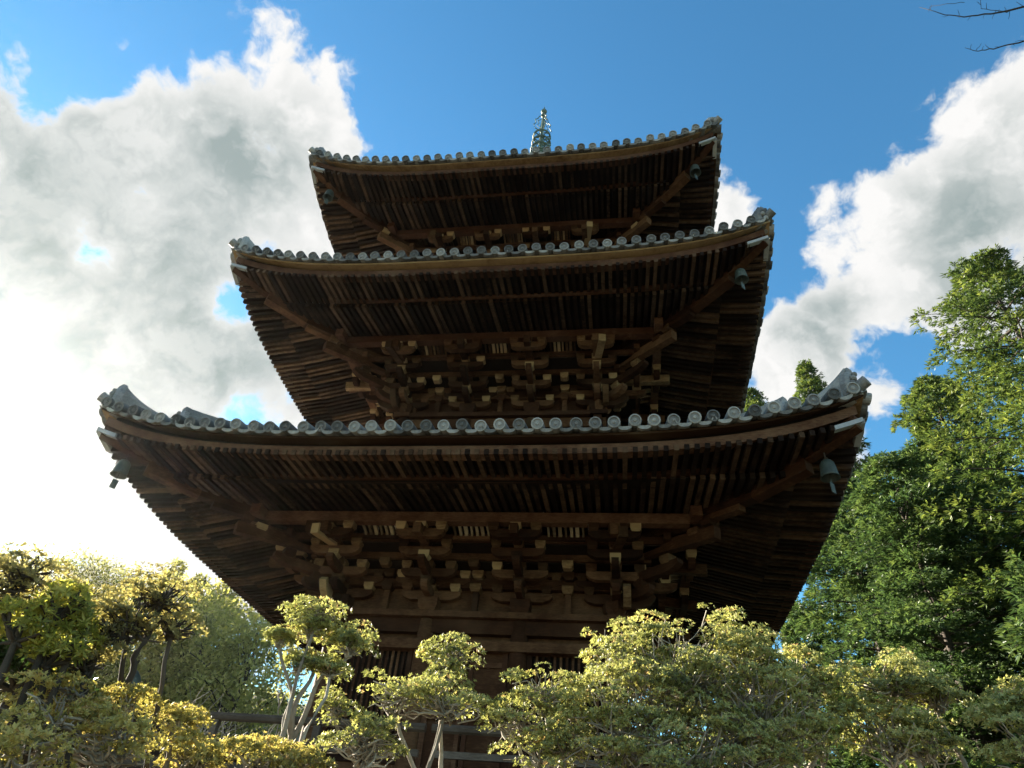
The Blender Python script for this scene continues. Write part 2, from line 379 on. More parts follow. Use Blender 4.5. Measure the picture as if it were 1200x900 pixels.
    # --- boards swept along the eaves (mitred at the corners)
    def sweep(sec, mat, name, x0=None, x1=None, gl=1.0, sides=(0, 1, 2, 3), parent=rm):
        for k in sides:
            bld = MB(); ns = 36; m_ = len(sec); V = []; F = []
            for j in range(ns+1):
                for a, z in sec:
                    if x0 is None: x = (-1+2*j/ns)*a
                    else: x = x0+(x1-x0)*j/ns if abs(x1) < W-.3 and abs(x0) < W-.3 else (x0 + ((a if x1 > 0 else -a)-x0)*j/ns)
                    V.append(RZ(k) @ Vector((x, -a, z+float(lift(x*W/max(a, W-.6)))*gl)))
            for j in range(ns):
                for q in range(m_): F.append((j*m_+q, j*m_+(q+1) % m_, (j+1)*m_+(q+1) % m_, (j+1)*m_+q))
            F.append(tuple(reversed(range(m_)))); F.append(tuple(ns*m_+q for q in range(m_)))
            bld.addv(V, F); add(name, bld.mesh(name, mat), I4, parent)
    sq = lambda a0, a1, z0, z1: [(a0, h+z0), (a1, h+z0), (a1, h+z1), (a0, h+z1)]
    sweep(sq(W-.30, W-.15, -.315, -.185), 'wood_red', 'eave_board')
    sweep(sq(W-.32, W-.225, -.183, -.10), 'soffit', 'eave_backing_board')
    sweep(sq(W-.30, W-.06, -.118, -.085), 'block', 'tile_batten')
    gk = .80
    sweep(sq(W-.89, W-.76, -.285, -.235), 'wood_red', 'rafter_end_board', gl=gk)
    # metal caps where the eave boards meet at the corners
    for k in range(4):
        cb = MB(); V = []
        for sgn in (0, 1):
            pts = []
            for t in (0, .5, 1):
                x = W-.13-.34*t
                for a, z in ((W-.175, -.405), (W-.10, -.405), (W-.10, -.345), (W-.175, -.335)):
                    xx = min(x, a)
                    p = Vector((xx, -a, h+z+float(lift(xx))))
                    if sgn: p = Vector((-p.y, -p.x, p.z))
                    pts.append(RZ(k) @ p)
            cb.addv(pts, [(j*4+q, j*4+(q+1) % 4, (j+1)*4+(q+1) % 4, (j+1)*4+q) for j in range(2) for q in range(4)]+[(0, 3, 2, 1), (8, 9, 10, 11)])
        add('corner_cap', cb.mesh('corner_cap', 'tin'), I4, rm)
    # --- rafters in two tiers
    rows = MB(); pr = .1225
    def zfly(a): return h-.345+(W-.28-a)*.15
    def zbas(a): return h-.385+(W-.83-a)*.245
    for k in range(4):
        Rk = RZ(k)
        nr = int((W-.35)/pr)
        for i in range(-nr, nr+1):
            x = (i+.5)*pr
            if abs(x) > W-.38: continue
            for tier, a0, a1, zf, wd, ht in (('flying', W-.125+random.uniform(-.006, .006), W-1.1, zfly, .058, .075), ('base', W-.80+random.uniform(-.006, .006), b+.15, zbas, .064, .085)):
                ai = max(a1, abs(x)+.07)
                if a0-ai < .10: continue
                # the lift is applied at both ends; the rafter itself stays straight
                p0 = Rk @ Vector((x, -a0, zf(a0)+float(lift(x)*gfac(a0)))); p1 = Rk @ Vector((x, -ai, zf(ai)+float(lift(x)*gfac(ai))))
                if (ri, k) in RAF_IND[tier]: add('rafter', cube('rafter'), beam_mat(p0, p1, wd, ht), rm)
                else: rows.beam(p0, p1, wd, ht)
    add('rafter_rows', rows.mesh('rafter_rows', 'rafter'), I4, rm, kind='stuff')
    # --- soffit boards over the rafters
    Vs = []; Fs = []; base = 0
    for k in range(4):
        Rk = np.array(RZ(k).to_3x3())
        for (aa, bb, zf, up) in ((W-.2, W-.82, zfly, .077), (W-.80, b-.1, zbas, .088)):
            av = np.linspace(aa, bb, 9); u = np.linspace(-1, 1, 41)
            X = u[None]*av[:, None]; A = np.repeat(av[:, None], 41, 1)
            Z = zf(A)+up+lift(X)*gfac(A)
            V = np.stack([X, -A, Z], -1).reshape(-1, 3)@Rk.T; i0 = (np.arange(8)[:, None]*41+np.arange(40)[None]).ravel()
            Vs.append(V); Fs.append(np.stack([i0, i0+1, i0+42, i0+41], 1)+base); base += len(V)
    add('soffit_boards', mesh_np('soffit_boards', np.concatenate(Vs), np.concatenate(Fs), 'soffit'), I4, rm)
    # --- corner beams, hip ridges, ornaments
    hl = h+l
    for k in range(4):
        Rk = RZ(k); D = lambda q, z: Rk @ Vector((q, -q, z))
        bb = MB(); pts = [(b+.1, h-.10), (P, h-.27), (W-1.25, h-.33), (W-.68, h-.25)]
        for (q0, z0), (q1, z1) in zip(pts, pts[1:]): bb.beam(D(q0, z0), D(q1+.003, z1), .17, .20)
        add('corner_beam', bb.mesh('corner_beam', 'wood'), I4, rm)
        bb = MB(); pts = [(W-1.15, h-.15), (W-.62, h-.10), (W-.17, hl-.52)]
        for (q0, z0), (q1, z1) in zip(pts, pts[1:]): bb.beam(D(q0, z0), D(q1+.003, z1), .14, .17)
        add('corner_beam', bb.mesh('corner_beam', 'wood'), I4, rm)
        def ridge(q0, q1, e0, e1, curl):
            V = []; F = []; ns = 16
            sec = [(-.13, -.05), (.13, -.05), (.13, .12), (.10, .12), (.10, .20), (.075, .20), (.075, .26), (.05, .32), (0, .345), (-.05, .32), (-.075, .26), (-.075, .20), (-.10, .20), (-.10, .12), (-.13, .12)]
            m_ = len(sec); s2 = math.sqrt(.5)
            for j in range(ns+1):
                t = j/ns; q = q0+(q1-q0)*t; z = float(zt(q, q)); sc_ = e0+(e1-e0)*t + curl*(1-t)**3
                for o_, zz in sec: V.append(Rk @ Vector((q+o_*s2, -q+o_*s2, z+(zz*sc_ if zz > 0 else zz))))
            for j in range(ns):
                for q in range(m_): F.append((j*m_+q, j*m_+(q+1) % m_, (j+1)*m_+(q+1) % m_, (j+1)*m_+q))
            F.append(tuple(reversed(range(m_)))); F.append(tuple(ns*m_+q for q in range(m_)))
            bld = MB(); bld.addv(V, F); r_ = add('hip_ridge', bld.mesh('hip_ridge', 'tile'), I4, rm)
        def oni(q, ht):
            bld = MB(); z0 = float(zt(q, q))-.03; wd = .17
            out = [(-wd, 0), (wd, 0), (wd*1.12, .30*ht), (wd*.9, .55*ht), (wd*.62, .72*ht), (wd*.30, .80*ht), (0, 1.0*ht), (-wd*.30, .80*ht), (-wd*.62, .72*ht), (-wd*.9, .55*ht), (-wd*1.12, .30*ht)]
            s2 = math.sqrt(.5); V = []
            for off, sh in ((.0, 1.), (.07, 1.), (.11, .82)):
                for x, z in out: V.append(Rk @ Vector((q+off*s2+x*sh*s2, -q-off*s2+x*sh*s2, z0+z*sh+(1-sh)*.3*ht)))
            n_ = len(out); F = []
            for j in range(2):
                for i in range(n_): F.append((j*n_+i, j*n_+(i+1) % n_, (j+1)*n_+(i+1) % n_, (j+1)*n_+i))
            F += [tuple(reversed(range(n_))), tuple(2*n_+i for i in range(n_))]
            bld.addv(V, F)
            for (x, z, r) in ((-.07, .5, .045), (.07, .5, .045), (0, .33, .055), (-.06, .16, .05), (.06, .16, .05), (0, .12, .04), (-.12, .30, .04), (.12, .30, .04), (0, .70, .035)):
                c = Vector((q+.13*s2+x*s2, -q-.13*s2+x*s2, z0+z*ht))
                prof = [(r*math.sin(t)+.001, -r*math.cos(t)) for t in np.linspace(.15, math.pi-.15, 6)]
                bld.lathe(prof, 8, Rk @ Matrix.Translation(c))
            add('ridge_ornament', bld.mesh('ridge_ornament', 'tile'), I4, rm)
        oni(W-.17, .52); ridge(W-.14, W-.78, 1.0, .55, .42)
        oni(W-.82, .54); ridge(W-.79, W-top_d, 1.05, 1.0, .42)
        # protruding corner roll
        d_ = Vector((.62, -.62, .30)).normalized(); p0 = Vector((W-.34, -W+.34, hl-.09)); T = Rk @ Matrix.Translation(p0+d_*.52) @ (Vector((0, -1, 0)).rotation_difference(d_)).to_matrix().to_4x4() @ Matrix.Diagonal((.95, 1.3, .95, 1))
        add('corner_tile', RT, T, rm)
    return rm
RM = [roof(i, r) for i, r in enumerate(ROOFS)]

# --- storeys: brackets, beams, columns, walls
def hex_block_mesh(mat):                      # bearing block: square top, sides drawn in below
    b = MB(); s, t = .5, .36
    V = [(x*t, y*t, -.5) for y in (-1, 1) for x in (-1, 1)]+[(x*s, y*s, -.08) for y in (-1, 1) for x in (-1, 1)]+[(x*s, y*s, .5) for y in (-1, 1) for x in (-1, 1)]
    F = [(0, 2, 3, 1), (8, 9, 11, 10)]
    for o in (0, 4): F += [(o, o+1, o+5, o+4), (o+1, o+3, o+7, o+5), (o+3, o+2, o+6, o+7), (o+2, o, o+4, o+6)]
    b.addv(V, F); return b.mesh('bearing_block', mat)
BLK = hex_block_mesh('block'); BLKD = hex_block_mesh('wood')
def arm_mesh(mat):                            # boat-shaped bracket arm, unit length along X
    b = MB(); pr = [(-.5, .5), (-.5, .05), (-.44, -.28), (-.34, -.5), (.34, -.5), (.44, -.28), (.5, .05), (.5, .5)]
    V = [(x, y, z) for y in (-.5, .5) for x, z in pr]; n = len(pr)
    F = [tuple(range(n)), tuple(reversed(range(n, 2*n)))]+[(i, i+n, (i+1) % n+n, (i+1) % n) for i in range(n)]
    F = [tuple(reversed(f)) for f in F]
    b.addv(V, F); return b.mesh('bracket_arm', mat)
ARM = arm_mesh('wood'); ARMB = arm_mesh('block')
def T3(x, y, z, sx, sy, sz, rz=0., rx=0.):
    return Matrix.Translation((x, y, z)) @ Matrix.Rotation(rz, 4, 'Z') @ Matrix.Rotation(rx, 4, 'X') @ Matrix.Diagonal((sx, sy, sz, 1))
def storey(ri, rd):
    W, h, b = rd['W'], rd['h'], rd['b']; zb = h-1.275; P = b+OUT; bay = 2*b/3
    o1, o2, o3 = .37, .74, OUT
    L1, L2, L3, L4 = zb+.20, zb+.42, zb+.60, zb+.80     # undersides of arm tiers; purlin underside:
    zp = h-.34
    colsx = [-b, -b/3, b/3, b]
    ind = ri < 2
    # continuous beams round the building
    def ring(a, z0, z1, t, mat, name, ext=.0, sides=(0, 1, 2, 3)):
        for k in sides:
            bb = MB(); bb.box((0, -a, (z0+z1)/2), (2*a+(2*ext if ext else (-t if k % 2 else t)), t, z1-z0), mat=RZ(k))
            add(name, bb.mesh(name, mat), I4, PAG)
    ring(P, zp, zp+.155, .15, 'wood_red', 'purlin', .32)
    ring(b+o2, L4+.02, L4+.13, .10, 'wood', 'tie_beam', .20)
    ring(b+o1, L3+.10, L3+.22, .10, 'wood', 'tie_beam', .16)
    for zz in (L1+.20, L2+.19, L3+.20, L4+.17): ring(b, zz, zz+.125, .11, 'wood', 'wall_beam')
    # wall body behind the brackets
    bb = MB(); bb.box((0, 0, (zb+h+.55)/2-.2), (2*b-.12, 2*b-.12, h+.55-zb+.4)); add('bracket_wall', bb.mesh('bracket_wall', 'wood'), I4, PAG)
    # small ceilings between the tiers and pale curved ribs
    for k in (0, 1, 3):
        bb = MB(); bb.box((0, -(b+(o1+o2)/2), L4+.012), (2*b+1.5, o2-o1, .02), mat=RZ(k)); bb.box((0, -(b+o1/2), L3+.09), (2*b+.7, o1, .02), mat=RZ(k))
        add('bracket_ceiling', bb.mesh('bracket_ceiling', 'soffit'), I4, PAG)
        for bi in range(3):
            xc = (bi-1)*bay
            bx = MB(); bx.box((xc, -(b+o2+.07), L4+.06), (bay*.40, .05, .05), mat=RZ(k)); add('rib_sill', bx.mesh('rib_sill', 'wood'), I4, PAG)
            for q in range(7):
                x = xc+(q-3)*bay*.060; wd = .030+.012*((q*7+bi*3) % 3); rb = MB(); pts = []
                hh = (1-.10*abs(q-3))
                for t in np.linspace(0, 1, 5):
                    pts.append((b+o2+.05+(o3-o2-.12)*(t**1.7), L4+.09+(zp+.06-L4-.09)*hh*(1-(1-t)**1.6)))
                V = []
                for a, z in pts: V += [RZ(k) @ Vector((x-wd/2, -a, z)), RZ(k) @ Vector((x+wd/2, -a, z)), RZ(k) @ Vector((x+wd/2, -a+.05, z+.02)), RZ(k) @ Vector((x-wd/2, -a+.05, z+.02))]
                F = [(j*4+i, j*4+(i+1) % 4, (j+1)*4+(i+1) % 4, (j+1)*4+i) for j in range(4) for i in range(4)]+[(0, 3, 2, 1), (16, 17, 18, 19)]
                rb.addv(V, F); add('rib', rb.mesh('rib', 'rib' if ri == 0 else 'block'), I4, PAG)
    # bracket sets
    def bset(k, x, corner=0):
        Rk = RZ(k)
        root = add('bracket_set', BLKD, Rk @ T3(x, -b-.03, zb+.10, .30, .30, .22), PAG) if ind else None
        joined = MB(); jblk = MB()
        def piece(me, name, T):
            if ind: add(name, me, Rk @ T, root)
            else: (jblk if me is BLK else joined).addv([(Rk @ T) @ v.co for v in me.vertices], [tuple(p.vertices) for p in me.polygons])
        def blk(xx, a, z, s=.155, light=True):
            s *= random.uniform(.95, 1.05); j = random.uniform(-.012, .012)
            piece(BLK if light and random.random() < .8 else BLKD, 'bearing_block', T3(xx+j, -(b+a), z, s, s, .115, random.uniform(-.03, .03)))
        def arm(xx, a, z, ln, me=ARM): piece(me, 'bracket_arm', T3(xx, -(b+a), z+.065, ln, .105, .13))
        def out(a0, a1, z, me=ARM): piece(me, 'bracket_arm', T3(x, -(b+(a0+a1)/2), z+.065, a1-a0, .105, .13, math.pi/2))
        if abs(x) < b-.1 or x < 0:            # strut and blocks in the middle of the bay beside the set
            xm = x+bay/2; piece(cube('wood'), 'strut', T3(xm, -(b+.03), L1-.02, .09, .09, .36)); blk(xm, .035, L1+.19, .17); blk(xm, .04, L2+.185, .17); blk(xm, o1, L3+.045, .16)
        arm(x, .02, L1, bay*.66); out(-.1, o1+.17, L1+.002)
        for s in (-1, 0, 1): blk(x+s*bay*.27, .02, L1+.19)
        blk(x, o1, L1+.19, .16)
        arm(x, o1, L2, bay*.60); out(-.1, o2+.17, L2+.002)
        arm(x, .02, L2+.002, bay*.85)
        for s in (-1, 0, 1): blk(x+s*bay*.245, o1, L2+.185)
        for s in (-1, 1): blk(x+s*bay*.36, .02, L2+.185)
        blk(x, o2, L2+.185, .16)
        arm(x, o2, L3, bay*.56, ARM)
        for s in (-1, 0, 1): blk(x+s*bay*.23, o2, L3+.185)
        # tail rafter sloping down and out, with the purlin arm on its tip
        p0 = Vector((x, -(b-.05), L4+.14)); p1 = Vector((x, -(b+o3+.20), L3+.02)); 
        piece(cube('wood'), 'tail_rafter', beam_mat(p0, p1, .115, .15))
        blk(x, o3, L3+.235, .155)
        arm(x, o3, zp-.245+.02, bay*.52)
        for s in (-1, 0, 1): blk(x+s*bay*.215, o3, zp-.055)
        if not ind:
            root = add('bracket_set', joined.mesh('bracket_set', 'wood'), I4, PAG); add('bearing_blocks', jblk.mesh('bearing_blocks', 'block'), I4, root, kind='stuff')
        return root
    def cset(k):                              # diagonal members of a corner set (front-right corner of side k)
        Rk = RZ(k); root = add('bracket_set', BLKD, Rk @ T3(b+.03, -b-.03, zb+.10, .32, .32, .22, math.pi/4), PAG)
        s2 = math.sqrt(.5)
        def out(a0, a1, z): 
            c = (a0+a1)/2; add('bracket_arm', ARM, Rk @ T3(b+c*s2*1.0, -(b+c*s2), z+.07, a1-a0, .12, .14, -math.pi/4), root)
        def blk(q, z, s=.17): add('bearing_block', BLK if random.random() < .6 else BLKD, Rk @ T3(b+q, -(b+q), z, s, s, .12, math.pi/4), root)
        out(-.1, o1*1.414+.2, L1-.01); out(-.1, o2*1.414+.22, L2-.01); blk(o1, L1+.18); blk(o2, L2+.175)
        for z0, z1, a1, mt in ((L4+.10, L3-.06, o3+.24, 'wood'), (L4+.36, L4-.02, o3+.55, 'wood')):
            p0 = Rk @ Vector((b-.03, -(b-.03), z0)); p1 = Rk @ Vector((b+a1, -(b+a1), z1))
            add('tail_rafter', cube(mt), beam_mat(p0, p1, .14, .17), root)
        blk(o3, L3+.22); blk(o3+.16, L4+.12)
        # wall-plane tails running straight out beyond the corner on both faces
        for ang in (0, 1):
            p0 = Vector((b-.10, -(b), L4+.10)); p1 = Vector((b+.12, -(b+o3+.22), L3-.03))
            p0, p1 = (p0, p1) if ang == 0 else (Vector((-p0.y, -p0.x, p0.z)), Vector((-p1.y, -p1.x, p1.z)))
            add('tail_rafter', cube('block'), beam_mat(Rk @ p0, Rk @ p1, .125, .15), root)
            # carved nose beside the corner
            nb = MB(); q = [(0, -.07), (.30, -.10), (.46, -.02), (.56, .10), (.50, .16), (.40, .10), (.28, .12), (0, .10)]
            V = [Vector((x_, y_, z_)) for y_ in (-.055, .055) for x_, z_ in q]; n_ = len(q)
            nb.addv(V, [tuple(reversed(range(n_))), tuple(range(n_, 2*n_))]+[(i, (i+1) % n_, (i+1) % n_+n_, i+n_) for i in range(n_)])
            T = Matrix.Translation((b+.02, -(b+.16), zb+.17)) @ Matrix.Rotation(0, 4, 'Z')
            if ang: T = Matrix.Translation((b+.16, -(b+.02), zb+.17)) @ Matrix.Rotation(-math.pi/2, 4, 'Z')
            add('carved_nose', nb.mesh('carved_nose', 'block'), Rk @ T, root)
    for k in (0, 1, 3):
        xs = colsx if k == 0 else colsx[1:3] + ([b] if k == 1 else [-b])
        if k == 1: xs = [-b, -b/3, b/3]
        if k == 3: xs = [-b/3, b/3, b]
        for x in xs: bset(k, x)
    for k in (0, 3): cset(k)
    cset(1); 
    # plate and head beams
    ring(b+.02, zb-.09, zb, .30, 'wood', 'wall_plate', .18)
    ring(b, zb-.30, zb-.095, .15, 'wood', 'head_tie_beam', .16)
    zfl = 1.95 if ri == 0 else zb-.75
    # columns
    cm = MB(); cm.lathe([(.135, zfl-.02), (.14, zfl+.3), (.135, zb-.5), (.118, zb-.10)], 14); cme = cm.mesh('column', 'wood', True)
    seen = set()
    for k in range(4):
        for x in colsx:
            p = RZ(k) @ Vector((x, -b, 0)); key = (round(p.x, 2), round(p.y, 2))
            if key in seen: continue
            seen.add(key); add('column', cme, Matrix.Translation((p.x, p.y, 0)), PAG)
    ring(b+.02, zb-.56, zb-.42, .26, 'wood', 'rail_beam', .12)
    if ri == 0: ring(b+.02, zfl+.02, zfl+.20, .28, 'wood', 'rail_beam', .12)
    # infill between columns
    for k in range(4):
        for bi in range(3):
            xc = (bi-1)*bay; w_ = bay-.27; z0 = zfl+.2 if ri == 0 else zb-.75; z1 = zb-.42
            if ri == 0 and bi == 1:
                dr = add('door', None, RZ(k) @ Matrix.Translation((xc, -b+.02, z0)), PAG)
                for s in (-1, 1):
                    db = MB(); db.box((xc+s*w_/4, -b+.03, (z0+z1)/2), (w_/2-.012, .05, z1-z0), mat=RZ(k)); add('door_leaf', db.mesh('door_leaf', 'wood'), I4, dr)
                    fb_ = MB()
                    fb_.box((xc+s*(w_/2-.04), -b-.01, (z0+z1)/2), (.075, .06, z1-z0), mat=RZ(k)); fb_.box((xc+s*.05, -b-.01, (z0+z1)/2), (.06, .05, z1-z0-.01), mat=RZ(k))
                    for zz in (.15, .5, .85): fb_.box((xc+s*(w_/4), -b-.008, z0+(z1-z0)*zz), (w_/2-.16, .045, .07), mat=RZ(k))
                    add('door_frame', fb_.mesh('door_frame', 'wood_red'), I4, dr)
            elif ri == 0:
                wn = add('lattice_window', None, RZ(k) @ Matrix.Translation((xc, -b+.02, z0)), PAG)
                wb = MB(); wb.box((xc, -b+.06, (z0+z1)/2), (w_, .03, z1-z0), mat=RZ(k)); add('window_board', wb.mesh('window_board', 'soffit'), I4, wn)
                wf = MB(); wf.box((xc, -b+.0, z0+.45), (w_, .07, .10), mat=RZ(k)); wf.box((xc, -b+.02, z0+.2), (w_-.01, .05, .4), mat=RZ(k))
                for s in (-1, 1): wf.box((xc+s*(w_/2-.04), -b+.002, (z0+z1)/2+.25), (.07, .068, z1-z0-.5), mat=RZ(k))
                add('window_frame', wf.mesh('window_frame', 'wood'), I4, wn)
                for q in range(11):
                    lb = MB(); lb.box((xc+(q-5)*(w_-.2)/11, -b+.02, (z0+z1)/2+.25), (.035, .035, z1-z0-.52), mat=RZ(k)); add('lattice_bar', lb.mesh('lattice_bar', 'wood'), I4, wn)
            else:
                pb = MB(); pb.box((xc, -b+.04, (z0+z1)/2), (w_, .04, z1-z0), mat=RZ(k)); add('wall_panel', pb.mesh('wall_panel', 'wood'), I4, PAG)
for i, r in enumerate(ROOFS): storey(i, r)

# --- veranda with railing, stone footing
vb = MB(); VH = 3.95
vb.box((0, 0, 1.87), (2*VH, 2*VH, .08)); vb.box((0, 0, 1.74), (2*VH-.3, 2*VH-.3, .16))
ver = add('veranda', vb.mesh('veranda', 'railwood'), I4, PAG)
pm = MB(); pm.lathe([(.09, .70), (.09, 1.68)], 10); pme = pm.mesh('veranda_post', 'railwood')
for x in np.linspace(-3.6, 3.6, 6):
    for y in np.linspace(-3.6, 3.6, 6):
        if max(abs(x), abs(y)) > 3.5: add('veranda_post', pme, Matrix.Translation((x, y, 0)), ver)
sb = MB(); sb.box((0, 0, .78), (6.6, 6.6, .5)); sb.box((0, 0, .60), (8.6, 8.6, .30)); add('stone_base', sb.mesh('stone_base', 'stone'), I4, PAG)
rail = add('railing', None, Matrix.Translation((0, 0, 1.91)), PAG); RH = 3.85
pz = MB(); pz.lathe([(.085, 1.9), (.085, 2.74), (.092, 2.75), (.092, 2.79)], 14); pzm = pz.mesh('railing_post', 'railwood')
cp = MB(); cp.lathe([(.09, 2.77), (.094, 2.86), (.088, 2.89), (.068, 2.905), (.066, 2.92), (.08, 2.94), (.088, 2.98), (.082, 3.03), (.058, 3.07), (.028, 3.10), (.006, 3.13)], 16); cpm = cp.mesh('post_cap', 'verdigris', True)
for k in range(4):
    T = RZ(k) @ Matrix.Translation((RH, -RH, 0)); add('railing_post', pzm, T, rail); add('post_cap', cpm, T, rail)
    for s in ((-1, 1) if k else ()):
        T = RZ(k) @ Matrix.Translation((s*.62, -RH, 0)); add('railing_post', pzm, T, rail); add('post_cap', cpm, T, rail)
    for s in (-1, 1):
        x0, x1 = sorted((s*.62 if k else s*.04, s*RH))
        rb = MB(); rb.tube([RZ(k) @ Vector((x0, -RH, 2.66)), RZ(k) @ Vector((x1, -RH, 2.66))], .05, 8); add('top_rail', rb.mesh('top_rail', 'railwood'), I4, rail)
        for z, hh, wd in ((2.40, .07, .06), (2.14, .10, .08)):
            rb = MB(); rb.box(((x0+x1)/2, -RH, z), (x1-x0-(.18 if k else .09), wd, hh), mat=RZ(k)); add('rail', rb.mesh('rail', 'railwood'), I4, rail)
        for x in np.linspace(x0, x1, 4)[1:3]:
            rb = MB(); rb.box((x, -RH, 2.27), (.08, .078, .70), mat=RZ(k)); add('baluster', rb.mesh('baluster', 'railwood'), I4, rail)

# --- bronze finial
fin = add('finial', None, Matrix.Translation((0, 0, 17.2)), PAG)
def fpart(name, prof, mat='finial', n=18):
    b_ = MB(); b_.lathe(prof, n); return add(name, b_.mesh(name, mat, True), I4, fin)
fb_ = MB(); fb_.box((0, 0, 17.2), (1.0, 1.0, .55)); fb_.box((0, 0, 17.5), (1.15, 1.15, .07)); add('finial_base', fb_.mesh('finial_base', 'finial'), I4, fin)
fpart('finial_bowl', [(.45, 17.53), (.44, 17.75), (.32, 17.95), (.15, 18.02)])
fpart('finial_shaft', [(.055, 17.9), (.055, 21.5), (.045, 23.3), (.008, 23.62)], n=10)
for i in range(9):
    z = 18.4+i*.40; r = .43-.017*i
    b_ = MB()
    prof = [(r, z-.032), (r+.02, z), (r, z+.032), (r-.035, z+.028), (r-.035, z-.028), (r, z-.032)]
    V = []; F = []; n = 20
    for rr, zz in prof[:-1]:
        for k in range(n): V.append((rr*math.cos(2*math.pi*k/n), rr*math.sin(2*math.pi*k/n), zz))
    for a in range(5):
        for k in range(n): F.append((a*n+k, a*n+(k+1) % n, ((a+1) % 5)*n+(k+1) % n, ((a+1) % 5)*n+k))
    b_.addv(V, F)
    for k in range(4):
        b_.box((0, 0, z), (2*r-.06, .03, .03), rz=k*math.pi/4)
    for k in range(8):
        a = k*math.pi/4; b_.lathe([(.004, z-.20), (.03, z-.16), (.02, z-.09), (.004, z-.05)], 6, Matrix.Translation((math.cos(a)*r, math.sin(a)*r, 0)))
    b_.lathe([(.075, z-.10), (.10, z), (.075, z+.10)], 10)
    add('finial_ring', b_.mesh('finial_ring', 'finial'), I4, fin)
for k in range(4):                            # open flame-shaped blades
    b_ = MB(); pts = [(.06, 21.95), (.26, 22.0), (.33, 22.2), (.25, 22.35), (.29, 22.55), (.2, 22.65), (.15, 22.85), (.05, 22.95)]
    b_.tube([(x, 0, z) for x, z in pts], .017, 5); b_.tube([(.06, 0, 22.1), (.2, 0, 22.2), (.14, 0, 22.4), (.2, 0, 22.52), (.06, 0, 22.7)], .014, 5)
    add('flame_blade', b_.mesh('flame_blade', 'finial'), Matrix.Rotation(k*math.pi/2+.5, 4, 'Z'), fin)
for z, r in ((23.0, .10), (23.27, .11)):
    fpart('finial_jewel', [(.03, z-r), (r*.8, z-r*.6), (r, z), (r*.8, z+r*.5), (.04, z+r)], n=14)

# --- wind bells under the corners
def bell(q, z, sx, sy, label):
    o = thing('wind_bell', label, 'bell', (sx*q, sy*q, z), 'bronze wind bells under the roof corners')
    T = Matrix.Translation((sx*q, sy*q, z)) @ Matrix.Rotation(math.pi/4, 4, 'Z') @ Matrix.Scale(.80, 4)
    b_ = MB(); b_.lathe([(.02, .02), (.075, .0), (.105, -.04), (.115, -.12), (.128, -.25), (.142, -.29), (.125, -.285), (.105, -.12), (.02, -.05)], 16)
    add('bell_body', b_.mesh('bell_body', 'verdigris', True), T, o)
    h_ = MB(); h_.tube([(0, 0, 0), (0, 0, .16)], .012, 6); h_.tube([(0, .035*math.cos(t), .03+.035*math.sin(t)) for t in np.linspace(0, math.pi, 7)], .01, 5)
    add('hook', h_.mesh('hook', 'bark'), T, o)
    c_ = MB(); c_.tube([(0, 0, -.05), (0, 0, -.38)], .007, 5); c_.box((0, 0, -.46), (.10, .012, .17))
    add('clapper_plate', c_.mesh('clapper_plate', 'verdigris'), T, o)
bell(4.68, 5.66, 1, -1, 'verdigris bell under the lowest roof corner on the conifer side of the pagoda')
bell(4.72, 5.68, -1, -1, 'verdigris bell under the lowest roof corner on the hillside side of the pagoda')
bell(4.26, 9.66, 1, -1, 'verdigris bell under the middle roof corner of the pagoda')
bell(3.90, 13.30, 1, -1, 'verdigris bell under the topmost roof corner on the conifer side of the pagoda')
bell(3.92, 13.24, -1, -1, 'verdigris bell under the topmost roof corner on the hillside side of the pagoda')
# --- newel of the side steps, seen past the railing

# ------------------------------------------------------------------ foliage tools
def unit(v): return v/np.maximum(np.linalg.norm(v, axis=-1, keepdims=True), 1e-9)
def leaf_quads(p, d, nrm, L, Wd, tone, fold=.12):
    """one pointed leaf per row: base p, direction d, face normal nrm"""
    side = unit(np.cross(d, nrm)); up = np.cross(side, d)
    L = L[:, None]; Wd = Wd[:, None]
    mid = p+d*L*.48+up*L*fold
    V = np.stack([p, mid+side*Wd*.5, p+d*L, mid-side*Wd*.5], 1).reshape(-1, 3)
    return V, np.repeat(tone, 4)
class Leaves:
    def __init__(s): s.V = []; s.t = []
    def add(s, *a, **k):
        V, t = leaf_quads(*a, **k); s.V.append(V); s.t.append(t)
    def mesh(s, name, mat):
        V = np.concatenate(s.V); t = np.concatenate(s.t)
        return mesh_np(name, V, np.arange(len(V)).reshape(-1, 4), mat, np.clip(t, 0, 1))
def sph(n):
    v = rng.normal(size=(n, 3)); return unit(v)
def rosettes(lv, c, nrm, k, L, tone, spread=(.75, 1.25), wr=.38):
    n = len(c); 
    ref = np.where(np.abs(nrm[:, 2:3]) > .9, np.array([[1., 0, 0]]), np.array([[0, 0, 1.]]))
    t1 = unit(np.cross(nrm, ref)); t2 = np.cross(nrm, t1)
    ph0 = rng.uniform(0, 6.28, n)
    for j in range(k):
        ph = ph0+2*math.pi*j/k+rng.normal(0, .25, n); th = rng.uniform(*spread, n)
        d = nrm*np.cos(th)[:, None]+(t1*np.cos(ph)[:, None]+t2*np.sin(ph)[:, None])*np.sin(th)[:, None]
        nn = unit(nrm*np.sin(th)[:, None]-(t1*np.cos(ph)[:, None]+t2*np.sin(ph)[:, None])*np.cos(th)[:, None]+rng.normal(0, .15, (n, 3)))
        l = L*rng.uniform(.7, 1.2, n)
        lv.add(c, unit(d), nn, l, l*wr*rng.uniform(.8, 1.2, n), tone+rng.normal(0, .10, n))
